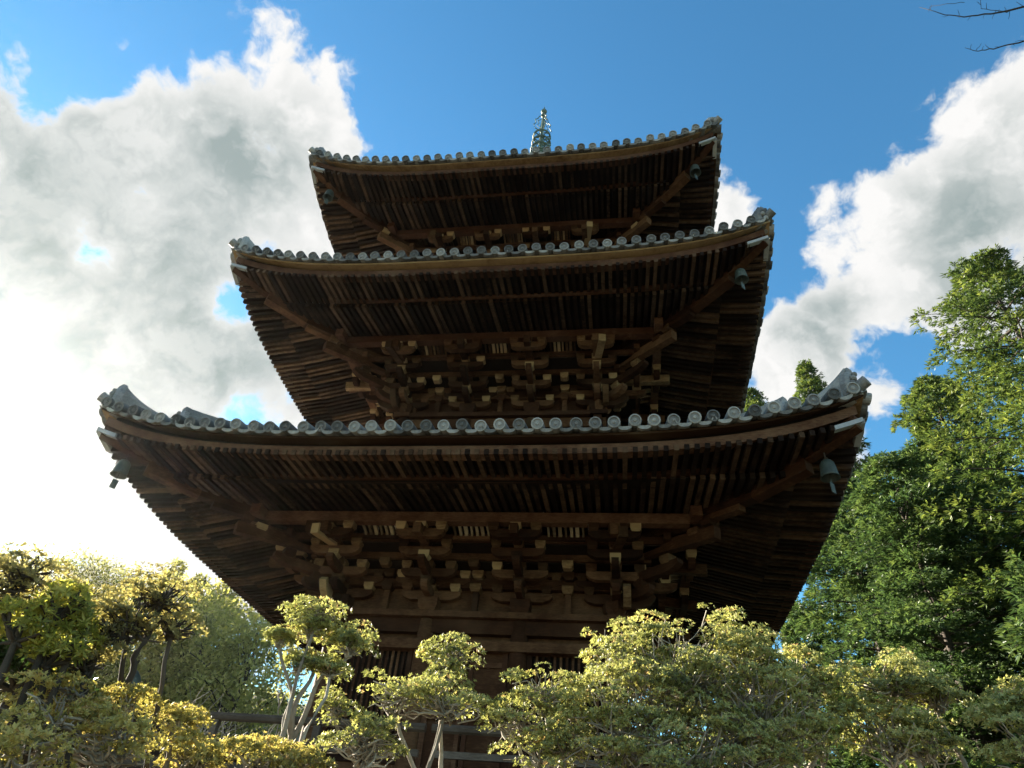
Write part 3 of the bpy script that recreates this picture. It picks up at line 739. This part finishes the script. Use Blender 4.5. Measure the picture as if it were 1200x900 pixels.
class Tubes:
    def __init__(s): s.b = MB()
    def curve(s, a, b, r0, r1, wob=.08, n=7, sides=5, sag=0.):
        a = np.asarray(a, float); b = np.asarray(b, float); L = np.linalg.norm(b-a)
        t = np.linspace(0, 1, n); P = a+(b-a)*t[:, None]
        w_ = np.cumsum(rng.normal(0, 1, (n, 3)), 0)
        if n > 8:
            for _ in range(2): w_[1:-1] = (w_[:-2]+2*w_[1:-1]+w_[2:])/4
        w_ = w_-w_[0]; w_ -= t[:, None]*w_[-1]; P = P+w_*wob*L/math.sqrt(n)*np.sin(t*math.pi)[:, None]
        P[:, 2] += sag*L*np.sin(t*math.pi)
        s.b.tube(P.tolist(), (r0+(r1-r0)*t).tolist(), sides, False); return P
    def mesh(s, name, mat): return s.b.mesh(name, mat, True)
def lumpy(n, up=-.35):
    """directions on a lumpy unit ball and their radial factors"""
    v = sph(n*2); v = v[v[:, 2] > up][:n]
    B = sph(14); amp = rng.uniform(.05, .22, 14)
    f = 1+sum(a*np.clip((v@b-.72)/.28, 0, 1) for a, b in zip(amp, B))-.12
    return v, f
def azalea(name, label, base, puffs, mat='azalea', leaf=.0135, dens=.72, cat='shrub', group='azalea shrubs in front of the pagoda', twig='paletwig', stem=.022, inner=1.0, k=5, pads=1.0):
    """puffs: (centre, (rx,ry,rz)) leafy heads carried on crooked stems from base"""
    base = np.array([base[0], base[1], float(gz(base[0], base[1]))-.05])
    o = thing(name, label, cat, base, group); T = Matrix.Translation(Vector(base)); lv = Leaves(); tb = Tubes(); tw = Tubes()
    mean = np.mean([c for c, r in puffs], 0); low = min(c[2]-r[2] for c, r in puffs); fork = base+(mean-base)*np.clip(.95*(low-base[2])/(mean[2]-base[2]), .45, .85)
    TR = tb.curve(base, fork, stem*1.2, stem*.75, .16, 18, 8)
    for c, r in puffs:
        c = np.asarray(c, float); r = np.asarray(r, float)
        area = 4*math.pi*((r[0]*r[1])**1.6/3+(r[0]*r[2])**1.6/3+(r[1]*r[2])**1.6/3)**(1/1.6)
        q = c-np.array([0, 0, r[2]*.75])
        a_ = TR[rng.integers(7, len(TR))]; tb.curve(a_, q, stem*.62, stem*.28, .20, 16, 7)
        # flat leaf pads carried on twigs all through the head, densest outside
        npad = int((16+area*115)*pads); sv, sf = lumpy(npad, -.55); npad = len(sv)
        for v_, f_ in zip(sv, sf):
            rho = f_*(rng.uniform(1.0, 1.17) if rng.random() < .12 else rng.uniform(.80, 1.0) if rng.random() < .72 else rng.uniform(.25, .8))
            pc = c+v_*r*rho; pr = rng.uniform(.030, .062)*(1 if rho > .8 else .8)
            if rng.random() < .8: tw.curve(q+(c-q)*rng.uniform(0, 1.0)+rng.normal(0, .12, 3)*r, pc-np.array([0, 0, pr*.4]), .0042*rng.uniform(.6, 1.4), .0018, .22, 6, 4)
            n = int(1500*dens*pr*pr*(.0165/leaf)**2*6)+5
            v = sph(n); v[:, 2] = np.abs(v[:, 2])*.9-.12; p = pc+v*np.array([1, 1, .62])*pr*rng.uniform(.75, 1.15, n)[:, None]
            nrm = unit(v*.7+v_*.35+np.array([0, 0, .55])+rng.normal(0, .3, (n, 3)))
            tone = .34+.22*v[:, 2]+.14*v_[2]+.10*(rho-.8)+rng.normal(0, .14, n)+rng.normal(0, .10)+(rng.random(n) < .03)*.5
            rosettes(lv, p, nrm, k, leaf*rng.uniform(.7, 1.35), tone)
        for _ in range(int(20*inner*max(.5, area*4))):     # bare grey twigs showing between the pads
            e = c+unit(rng.normal(size=3)+np.array([0, 0, .3]))*r*rng.uniform(.7, 1.03); tw.curve(q+(c-q)*rng.uniform(-.1, 1.0)+rng.normal(0, .15, 3)*r, e, .0046*rng.uniform(.5, 1.5), .0015, .22, 6, 4)
    add('crown', lv.mesh('crown', mat), I4, o); add('stem', tb.mesh('stem', twig), I4, o); add('twigs', tw.mesh('twigs', twig), I4, o, kind='stuff')
    return o
DS = .53                                      # the azaleas stand close, two to three metres off
def base_at(px, py, dist): return at(px, py, dist*DS)[:2]
def px_puff(px, py, dist, rpx, rpy, depth=None):
    dist = dist*DS; c = at(px, py, dist); k = np.linalg.norm(c-CAM)*np.dot(raydir(px, py), AF)/FPX
    rx, rz = rpx*k*.87, rpy*k*.84
    return (c, (rx, depth if depth else max(rx, rz)*.9, rz*1.08))

# ------------------------------------------------------------------ azaleas along the front
P_ = px_puff
azalea('azalea_shrub', 'large dense golden-green azalea covering the right part of the veranda front', base_at(800, 900, 5.0),
       [P_(800, 800, 5.0, 115, 78), P_(745, 860, 4.8, 85, 95), P_(885, 845, 4.9, 95, 88), P_(820, 900, 4.7, 120, 70), P_(722, 775, 5.1, 42, 48), P_(880, 780, 5.1, 50, 35)], dens=1.0, stem=.03)
azalea('azalea_shrub', 'rounded azalea standing beside the largest azalea on its conifer side', base_at(945, 900, 5.3), [P_(942, 800, 5.3, 42, 42), P_(915, 850, 5.2, 40, 38), P_(955, 850, 5.3, 26, 50)], dens=.95)
azalea('azalea_shrub', 'flat-topped azalea with bare pale twigs at its side before the dark conifers', base_at(1060, 900, 5.4), [P_(1045, 803, 5.4, 58, 32), P_(1040, 860, 5.3, 50, 55), P_(1085, 870, 5.4, 42, 48), P_(1095, 820, 5.5, 26, 20)], dens=.95)
azalea('azalea_shrub', 'yellowish azalea under the tall conifers, apart from the others', base_at(1215, 900, 5.2), [P_(1200, 830, 5.2, 30, 30), P_(1215, 880, 5.1, 48, 55)], dens=1.)
azalea('azalea_shrub', 'thin azalea with crooked pale stem and open head before the pagoda door', base_at(640, 900, 5.2), [P_(640, 812, 5.2, 46, 29), P_(608, 845, 5.2, 44, 28), P_(635, 888, 5.1, 42, 24), P_(672, 835, 5.2, 22, 28), P_(662, 868, 5.0, 34, 30)], dens=.8, pads=.7, inner=2.0)
azalea('azalea_shrub', 'low spreading azalea in front of the veranda with one round head on a raised stem', base_at(500, 905, 5.3), [P_(531, 768, 5.4, 34, 22), P_(520, 790, 5.4, 18, 14), P_(470, 818, 5.3, 52, 27), P_(522, 824, 5.2, 54, 26), P_(430, 868, 5.2, 62, 34), P_(395, 830, 5.3, 26, 18)], dens=.8, pads=.75, inner=1.6)
azalea('azalea_shrub', 'leggy azalea with tall forked pale trunks and flat cloud-like heads under the eave', base_at(335, 915, 5.0), [P_(372, 720, 5.0, 34, 12), P_(364, 738, 5.0, 16, 12), P_(410, 756, 5.0, 22, 22), P_(388, 785, 5.0, 18, 10), P_(330, 752, 5.0, 8, 10), P_(350, 780, 5.0, 14, 12)], dens=.85, inner=1.2, stem=.018)
azalea('azalea_shrub', 'low golden azalea at the foot of the leggy azalea beside the railing', base_at(285, 930, 4.4), [P_(300, 893, 4.4, 55, 22), P_(225, 892, 4.4, 50, 26), P_(350, 895, 4.6, 40, 18), P_(205, 845, 4.4, 22, 10)], 'azalea_gold', dens=.75, inner=1.8)
azalea('azalea_shrub', 'broad yellow azalea below the bright-leaved bush and the grey-brown azalea tree', base_at(70, 930, 4.0), [P_(60, 850, 4.0, 80, 42), P_(130, 870, 4.0, 70, 45), P_(20, 900, 3.9, 80, 50), P_(150, 825, 4.2, 26, 14), P_(90, 815, 4.2, 36, 16)], 'azalea_gold', dens=.9, pads=.62, inner=2.0)
azalea('azalea_tree', 'small brown-topped azalea tree with dark crooked trunk by the railing corner post', base_at(215, 960, 4.2), [P_(160, 725, 4.2, 55, 32), P_(190, 700, 4.2, 42, 24), P_(125, 740, 4.2, 34, 22), P_(205, 735, 4.2, 32, 18), P_(105, 775, 4.2, 30, 20)], 'azalea_brown', dens=.7, pads=.5, inner=3.0, twig='bark', stem=.02, cat='tree')
azalea('azalea_tree', 'brown-leaved azalea tree rising over the bright-leaved bush', base_at(-10, 960, 4.3), [P_(30, 672, 4.3, 46, 26), P_(-10, 690, 4.3, 50, 36), P_(85, 700, 4.4, 40, 22), P_(45, 715, 4.3, 40, 20)], 'azalea_brown', dens=.7, pads=.42, inner=2.6, twig='bark', stem=.02, cat='tree')
# broad-leaved bushes on the left
def broad_bush(label, base, puffs, mat, L, dens, wr=.32):
    base = np.array([base[0], base[1], float(gz(base[0], base[1]))-.05]); o = thing('broadleaf_bush', label, 'bush', base); lv = Leaves(); tb = Tubes()
    for c, r in puffs:
        c = np.asarray(c); r = np.asarray(r); n = int(dens*1000*r[0]*r[2])+40; v, f = lumpy(n); n = len(v)
        rad = f*rng.uniform(.55, 1.05, n); p = c+v*r*rad[:, None]; nrm = unit(v*.6+np.array([0, 0, .5])+rng.normal(0, .4, (n, 3)))
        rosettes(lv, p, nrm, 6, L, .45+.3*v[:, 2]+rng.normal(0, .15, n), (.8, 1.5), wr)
        tb.curve(base+rng.normal(0, .05, 3)*[1, 1, 0], c, .025, .008, .1, 8, 5)
        for _ in range(12): tb.curve(c-np.array([0, 0, r[2]*.7]), c+sph(1)[0]*r*.9, .007, .003, .1, 5, 4)
    add('crown', lv.mesh('crown', mat), I4, o); add('stem', tb.mesh('stem', 'bark'), I4, o); return o
broad_bush('bright yellow-green long-leaved bush among the brown azaleas', base_at(60, 960, 4.1), [P_(72, 712, 4.1, 36, 30), P_(25, 735, 4.1, 45, 28), P_(92, 742, 4.1, 26, 24), P_(60, 768, 4.1, 40, 20)], 'brightleaf', .027, 13.0, .28)
broad_bush('dark green glossy-leaved bush below the bright-leaved bush', base_at(20, 960, 4.6), [P_(25, 785, 4.6, 60, 34), P_(70, 800, 4.6, 46, 26), P_(-20, 760, 4.6, 50, 40)], 'darkleaf', .030, 8.0, .42)

# ------------------------------------------------------------------ conifers
def conifer(label, az, dist, H, R, mat='cedar', zlow=.15, limbs=150, sprays=26, leaf=.24, lean=0., group='tall conifers beside and behind the pagoda', power=.75, sparse=1.0, name='conifer_tree'):
    x = CAM[0]+dist*math.sin(R_(az)); y = CAM[1]+dist*math.cos(R_(az)); z0 = float(gz(x, y))-.1
    o = thing(name, label, 'tree', (x, y, z0), group); tb = Tubes(); lv = Leaves(); base = np.array([x, y, z0])
    hs = np.linspace(0, 1, 12); tr = [base+np.array([lean*h_*h_*H+.06*math.sin(h_*5+az), .05*math.cos(h_*6), h_*H]) for h_ in hs]
    tb.b.tube([p.tolist() for p in tr], [.010*H*(1-h_)**.8+.02 for h_ in hs], 8, False)
    for i in range(limbs):
        t = zlow+(1-zlow)*((i+rng.random())/limbs)**.92; prof = ((1-t)/(1-zlow))**power*(.8+.2*math.sin(t*17+az))
        ln = max(.25, R*prof*rng.uniform(.55, 1.12)); a = i*2.399+rng.normal(0, .3)
        p0 = base+np.array([lean*t*t*H, 0, t*H]); d = np.array([math.cos(a), math.sin(a), 0.])
        rise = rng.uniform(-.22, .10)
        e = p0+d*ln+np.array([0, 0, rise*ln])
        P = tb.curve(p0, e, .010+.012*ln, .006, .06, 6, 4, sag=.05)
        ns = max(6, int(sprays*sparse*(.35+ln/R)))
        u = rng.uniform(.22, 1.04, ns)**.8; idx = u*(len(P)-1); i0 = np.clip(idx.astype(int), 0, len(P)-2); fr = (idx-i0)[:, None]
        c = P[i0]*(1-fr)+P[i0+1]*fr
        sd = np.array([-d[1], d[0], 0]); off = rng.normal(0, 1, ns)*(.14+.20*ln*(1.15-u))
        c = c+sd*off[:, None]+np.array([0, 0, 1])*rng.normal(-.02, .075, ns)[:, None]
        # every spray is a drooping fan of small scale-leaf fronds
        axis = unit(d[None]*.8+sd[None]*(np.sign(off)*rng.uniform(.1, .9, ns))[:, None]+np.array([0, 0, 1.])*rng.normal(-.05, .28, ns)[:, None])
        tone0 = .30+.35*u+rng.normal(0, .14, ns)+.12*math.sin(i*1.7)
        K = 8
        nrm = unit(np.array([[0, 0, 1.]])+rng.normal(0, .35, (ns, 3)))
        sdd = unit(np.cross(axis, nrm))
        for j in range(K):
            ang = (j-(K-1)/2)/(K-1)*2.3+rng.normal(0, .12, ns)
            dd = unit(axis*np.cos(ang)[:, None]+sdd*np.sin(ang)[:, None]+np.array([0, 0, 1.])*rng.normal(.02, .25, ns)[:, None])
            l = leaf*rng.uniform(.6, 1.25, ns)*(1-.25*abs(ang))
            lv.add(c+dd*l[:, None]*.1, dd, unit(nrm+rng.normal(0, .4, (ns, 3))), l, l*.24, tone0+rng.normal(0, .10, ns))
    add('crown', lv.mesh('crown', mat), I4, o); add('trunk', tb.mesh('trunk', 'bark'), I4, o); return o
conifer('tallest conifer with sunlit yellow-green flank at the edge of the grove', 37, 19, 17.2, 6.0, 'cedar_y', .10, 180, 125, .17, power=.50)
conifer('broad dark conifer beside the tallest conifer on the side away from the pagoda', 49, 17, 16.5, 4.2, 'cedar', .10, 120, 120, .17, power=.5)
conifer('middle-height conifer standing in front of the grove next to the pagoda eave', 26.8, 22, 13.4, 4.8, 'cedar', .12, 150, 130, .18, power=.42)
conifer('dense conifer half hidden by the lowest eave of the pagoda', 20, 24, 14.0, 5.0, 'cedar', .06, 170, 115, .21, power=.40)
conifer('slender conifer whose top shows above the lowest roof corner', 19.9, 37, 30.2, 4.2, 'cedar_y', .30, 200, 60, .25, power=.5)
conifer('small conifer tip peeping between the lowest and the middle roof', 14.3, 40, 31.2, 4.2, 'cedar_y', .62, 170, 40, .25, power=.5)
conifer('bright conifer behind the middle-height conifer', 29.3, 25, 18.0, 5.2, 'cedar_y', .2, 170, 115, .20, power=.5)
conifer('bushy conifer filling the grove between the eave and the tallest conifer', 24.2, 20, 12.2, 3.9, 'cedar', .10, 150, 110, .18, power=.42)
conifer('dark conifer standing right behind the pagoda', 10.5, 30, 10.0, 4.0, 'cedar', .03, 110, 90, .24, power=.4)
conifer('dark conifer just clear of the pagoda wall under the eave', 14.8, 27, 10.5, 3.6, 'cedar', .03, 110, 90, .22, power=.4)
conifer('young dark conifer low under the tallest conifer', 31, 15.5, 6.6, 2.3, 'cedar', .05, 120, 28, .2, power=.6)
conifer('low dark conifer at the outer edge of the grove', 43, 14, 6.8, 2.6, 'cedar', .05, 130, 30, .2, power=.6)
conifer('bare-stemmed conifer with thin crown in the gap of the grove', 23.5, 24, 12.5, 2.6, 'cedar', .35, 110, 30, .22)
conifer('slim conifer leaning beside the bare-stemmed conifer', 25.5, 25, 11.8, 2.6, 'cedar', .35, 110, 30, .22, lean=-.02)

# ------------------------------------------------------------------ wooded slope on the left
def hill_tree(label, px, py, dist, H, R, mat, shape=1.0, leaf=.20, n=9000, gap=.2):
    top = at(px, py, dist); x, y = top[0], top[1]; z0 = float(gz(x, y))-.2; H = max(2.5, top[2]-z0)
    o = thing('hillside_tree', label, 'tree', (x, y, z0), 'trees on the wooded slope'); lv = Leaves(); tb = Tubes(); base = np.array([x, y, z0])
    tb.curve(base, base+np.array([0, 0, H*.92]), .03*H*.5, .03, .03, 8, 6)
    nc = 46
    for i in range(nc):
        t = rng.uniform(.18, 1); a = rng.uniform(0, 6.28)
        rr = R*((1-t)**.8 if shape < .5 else math.sqrt(max(.02, 1-((t-.5)/.52)**2)))*rng.uniform(.3, 1)
        c = base+np.array([math.cos(a)*rr, math.sin(a)*rr, t*H]); r = R*rng.uniform(.22, .38)*(1 if shape > .5 else .8)
        tb.curve(base+np.array([0, 0, t*H*.8]), c, .04, .015, .08, 5, 4)
        m_ = int(n/nc); v = sph(m_); p = c+v*r*rng.uniform(.5, 1.05, m_)[:, None]*np.array([1, 1, .7])
        d = unit(v+rng.normal(0, .7, (m_, 3))); nn = unit(v*.5+np.array([0, 0, .6])+rng.normal(0, .5, (m_, 3)))
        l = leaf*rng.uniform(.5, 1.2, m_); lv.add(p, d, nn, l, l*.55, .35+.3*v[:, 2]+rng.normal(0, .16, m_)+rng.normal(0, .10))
    add('crown', lv.mesh('crown', mat), I4, o); add('trunk', tb.mesh('trunk', 'bark'), I4, o)
hill_tree('dark rounded tree on the crest of the wooded slope', 95, 660, 48, 9, 4.2, 'hill_d')
hill_tree('dark tree next to the rounded crest tree on the slope', 140, 668, 50, 9, 4.0, 'hill_d')
hill_tree('olive tree on the crest between dark tree and pointed tree', 172, 676, 46, 8, 3.4, 'hill')
hill_tree('pointed pale conifer rising from the slope near the pagoda eave', 208, 662, 40, 9, 2.2, 'hill', 0.)
hill_tree('thin dark pointed conifer beside the pale conifer on the slope', 236, 678, 42, 8, 1.6, 'hill_d', 0.)
hill_tree('broad pale tree on the slope reaching towards the pagoda eave', 268, 684, 38, 9, 3.0, 'hill', .2)
hill_tree('full yellow-green tree filling the slope beside the leggy azalea', 290, 712, 33, 8, 3.6, 'hill', n=12000)
hill_tree('olive tree filling the slope below the pointed conifers', 228, 700, 35, 8, 3.6, 'hill', n=12000)
hill_tree('yellow-green tree at mid slope under the eave corner', 250, 725, 30, 7, 3.0, 'hill')
hill_tree('pale olive tree at mid slope close to the pagoda', 305, 740, 28, 7, 3.2, 'hill')
hill_tree('green bushy tree at mid slope behind the azalea tree', 200, 735, 30, 6, 3.0, 'hill')
hill_tree('tree on the slope behind the brown azalea trees', 60, 668, 44, 8, 4.0, 'hill_d')
hill_tree('tree at the outer end of the wooded slope', 8, 662, 46, 8, 4.2, 'hill')
hill_tree('bushy tree low on the slope behind the bright-leaved bush', 120, 735, 30, 6, 3.4, 'hill_d')
# undergrowth that covers the slope
lv = Leaves(); N_ = 2600
q = rng.uniform(9, 75, N_); s_ = rng.uniform(-30, 26, N_); ux = -.62*q-.78*s_; uy = .78*q-.62*s_
for i in range(N_):
    m_ = 34; r = rng.uniform(.5, 1.1); c = np.array([ux[i], uy[i], float(gz(ux[i], uy[i]))+r*.35])
    if abs(c[0]) < 5.5 and abs(c[1]) < 5.5: continue
    v = sph(m_); v[:, 2] = np.abs(v[:, 2]); p = c+v*r*rng.uniform(.6, 1.1, m_)[:, None]
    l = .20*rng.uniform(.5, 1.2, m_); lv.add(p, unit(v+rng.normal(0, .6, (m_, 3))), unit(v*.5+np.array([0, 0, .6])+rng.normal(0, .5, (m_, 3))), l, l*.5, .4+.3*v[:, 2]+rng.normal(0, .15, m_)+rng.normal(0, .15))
add('hillside_undergrowth', lv.mesh('hillside_undergrowth', 'hill'), I4, None, kind='stuff', label='dense olive undergrowth covering the wooded slope', category='undergrowth')
lv = Leaves()
for i in range(700):
    x_, y_ = (rng.uniform(7.5, 48), rng.uniform(-3, 34)) if i % 3 else (rng.uniform(4, 16), rng.uniform(9, 22)); r = rng.uniform(.6, 1.3)*(1 if i % 3 else 1.5); m_ = 75; c = np.array([x_, y_, float(gz(x_, y_))+r*.5])
    v = sph(m_); v[:, 2] = np.abs(v[:, 2])*1.6; p = c+v*r*rng.uniform(.6, 1.1, m_)[:, None]
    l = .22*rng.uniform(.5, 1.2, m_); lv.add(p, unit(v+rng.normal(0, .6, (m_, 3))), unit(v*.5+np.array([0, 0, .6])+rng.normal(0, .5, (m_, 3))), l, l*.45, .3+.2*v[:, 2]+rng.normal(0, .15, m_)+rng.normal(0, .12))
add('grove_undergrowth', lv.mesh('grove_undergrowth', 'cedar'), I4, None, kind='stuff', label='dark green undergrowth at the foot of the conifers', category='undergrowth')
# bare grey-twigged shrubs before the slope
def bare_shrub(label, px, py, dist, spread, ht, n=9, mat='greytwig', r0=.03, name='bare_shrub', cat='shrub', group='leafless grey shrubs below the slope'):
    top = at(px, py, dist); x, y = top[0], top[1]; z0 = float(gz(x, y))-.05; H = max(ht, top[2]-z0); base = np.array([x, y, z0])
    o = thing(name, label, cat, base, group); tb = Tubes()
    def grow(p, d, L, r, lev):
        e = p+d*L; P = tb.curve(p, e, r, r*.6, .14, 6, 4 if lev else 6)
        if lev >= 4: return
        for _ in range(rng.integers(2, 4) if lev else 4):
            t = rng.uniform(.45, 1); j = int(t*(len(P)-1)); nd = unit(d+rng.normal(0, .55, 3)+np.array([0, 0, .12])); grow(P[j], nd, L*rng.uniform(.5, .78), max(.004, r*.58), lev+1)
    for i in range(n):
        a = rng.uniform(0, 6.28); grow(base+np.array([math.cos(a), math.sin(a), 0])*.15, unit(np.array([math.cos(a)*spread, math.sin(a)*spread, 1.])), H*rng.uniform(.4, .6), r0, 1)
    add('branches', tb.mesh('branches', mat), I4, o)
bare_shrub('leafless grey shrub below the slope close to the pagoda', 318, 775, 15, .9, 2.4)
bare_shrub('leafless grey shrub below the slope behind the railing', 262, 785, 16, .9, 2.4)
bare_shrub('leafless grey shrub below the slope behind the railing corner post', 208, 790, 15, .9, 2.2)
bare_shrub('bare pale twigs between the flat-topped azalea and the conifers', 1105, 850, 5.6, .7, 1.2, 5, 'paletwig', .012)

# ------------------------------------------------------------------ bare tree whose twigs hang in from above
bt = np.array([9.6, -7.6, float(gz(9.6, -7.6))]); o = thing('bare_tree', 'leafless tree whose thin dark twigs hang into the blue sky', 'tree', bt); tb = Tubes()
crown0 = at(1330, -40, 7.4)
tk = tb.curve(bt, crown0, .16, .09, .05, 12, 8)
def twig_line(pts, dist, r0, r1, side=True):
    P = [at(px, py, dist+dz) for px, py, dz in pts]; n = len(P); tt = np.linspace(0, n-1, 4*n); P = np.array(P)
    Q = np.stack([np.interp(tt, range(n), P[:, k]) for k in range(3)], 1)+rng.normal(0, .004, (4*n, 3))
    tb.b.tube(Q.tolist(), np.linspace(r0, r1, 4*n).tolist(), 5, False)
    if side:
        for j in range(3, 4*n-1, 2):
            tb.curve(Q[j], Q[j]+unit(AU*rng.uniform(-.3, 1)+AR*rng.uniform(-.7, .3)+rng.normal(0, .3, 3))*rng.uniform(.04, .16), .004, .002, .1, 4, 4)
twig_line([(1330, -40, 0), (1260, -12, -.1), (1200, 8, -.2), (1165, 16, -.25), (1130, 20, -.3), (1105, 17, -.3), (1078, 8, -.3)], 7.4, .02, .003)
twig_line([(1200, 8, -.2), (1180, 14, -.2), (1150, 10, -.2), (1148, -10, -.2)], 7.4, .006, .003)
twig_line([(1330, -40, 0), (1250, 25, .1), (1200, 48, .1), (1165, 57, .1), (1145, 60, .1), (1131, 56, .1)], 7.4, .016, .003)
twig_line([(1130, 3, -.3), (1105, 5, -.3), (1090, 8, -.3), (1088, 14, -.3)], 7.4, .004, .002, False)
add('branches', tb.mesh('branches', 'bark'), I4, o)

# ------------------------------------------------------------------ air
hb = MB(); hb.box((0, 0, 18.0), (1900, 1900, 41.0)); hz = hb.mesh('haze', 'tin'); hz.materials.clear()
hm = bpy.data.materials.new('thin_haze'); hm.use_nodes = True; hm.node_tree.nodes.clear()
ho = hm.node_tree.nodes.new('ShaderNodeOutputMaterial'); hv = hm.node_tree.nodes.new('ShaderNodeVolumePrincipled')
hv.inputs['Color'].default_value = (.95, .95, .92, 1); hv.inputs['Density'].default_value = .00015; hv.inputs['Anisotropy'].default_value = .88
hm.node_tree.links.new(hv.outputs[0], ho.inputs['Volume']); hz.materials.append(hm)
add('haze', hz, I4, None, kind='stuff')
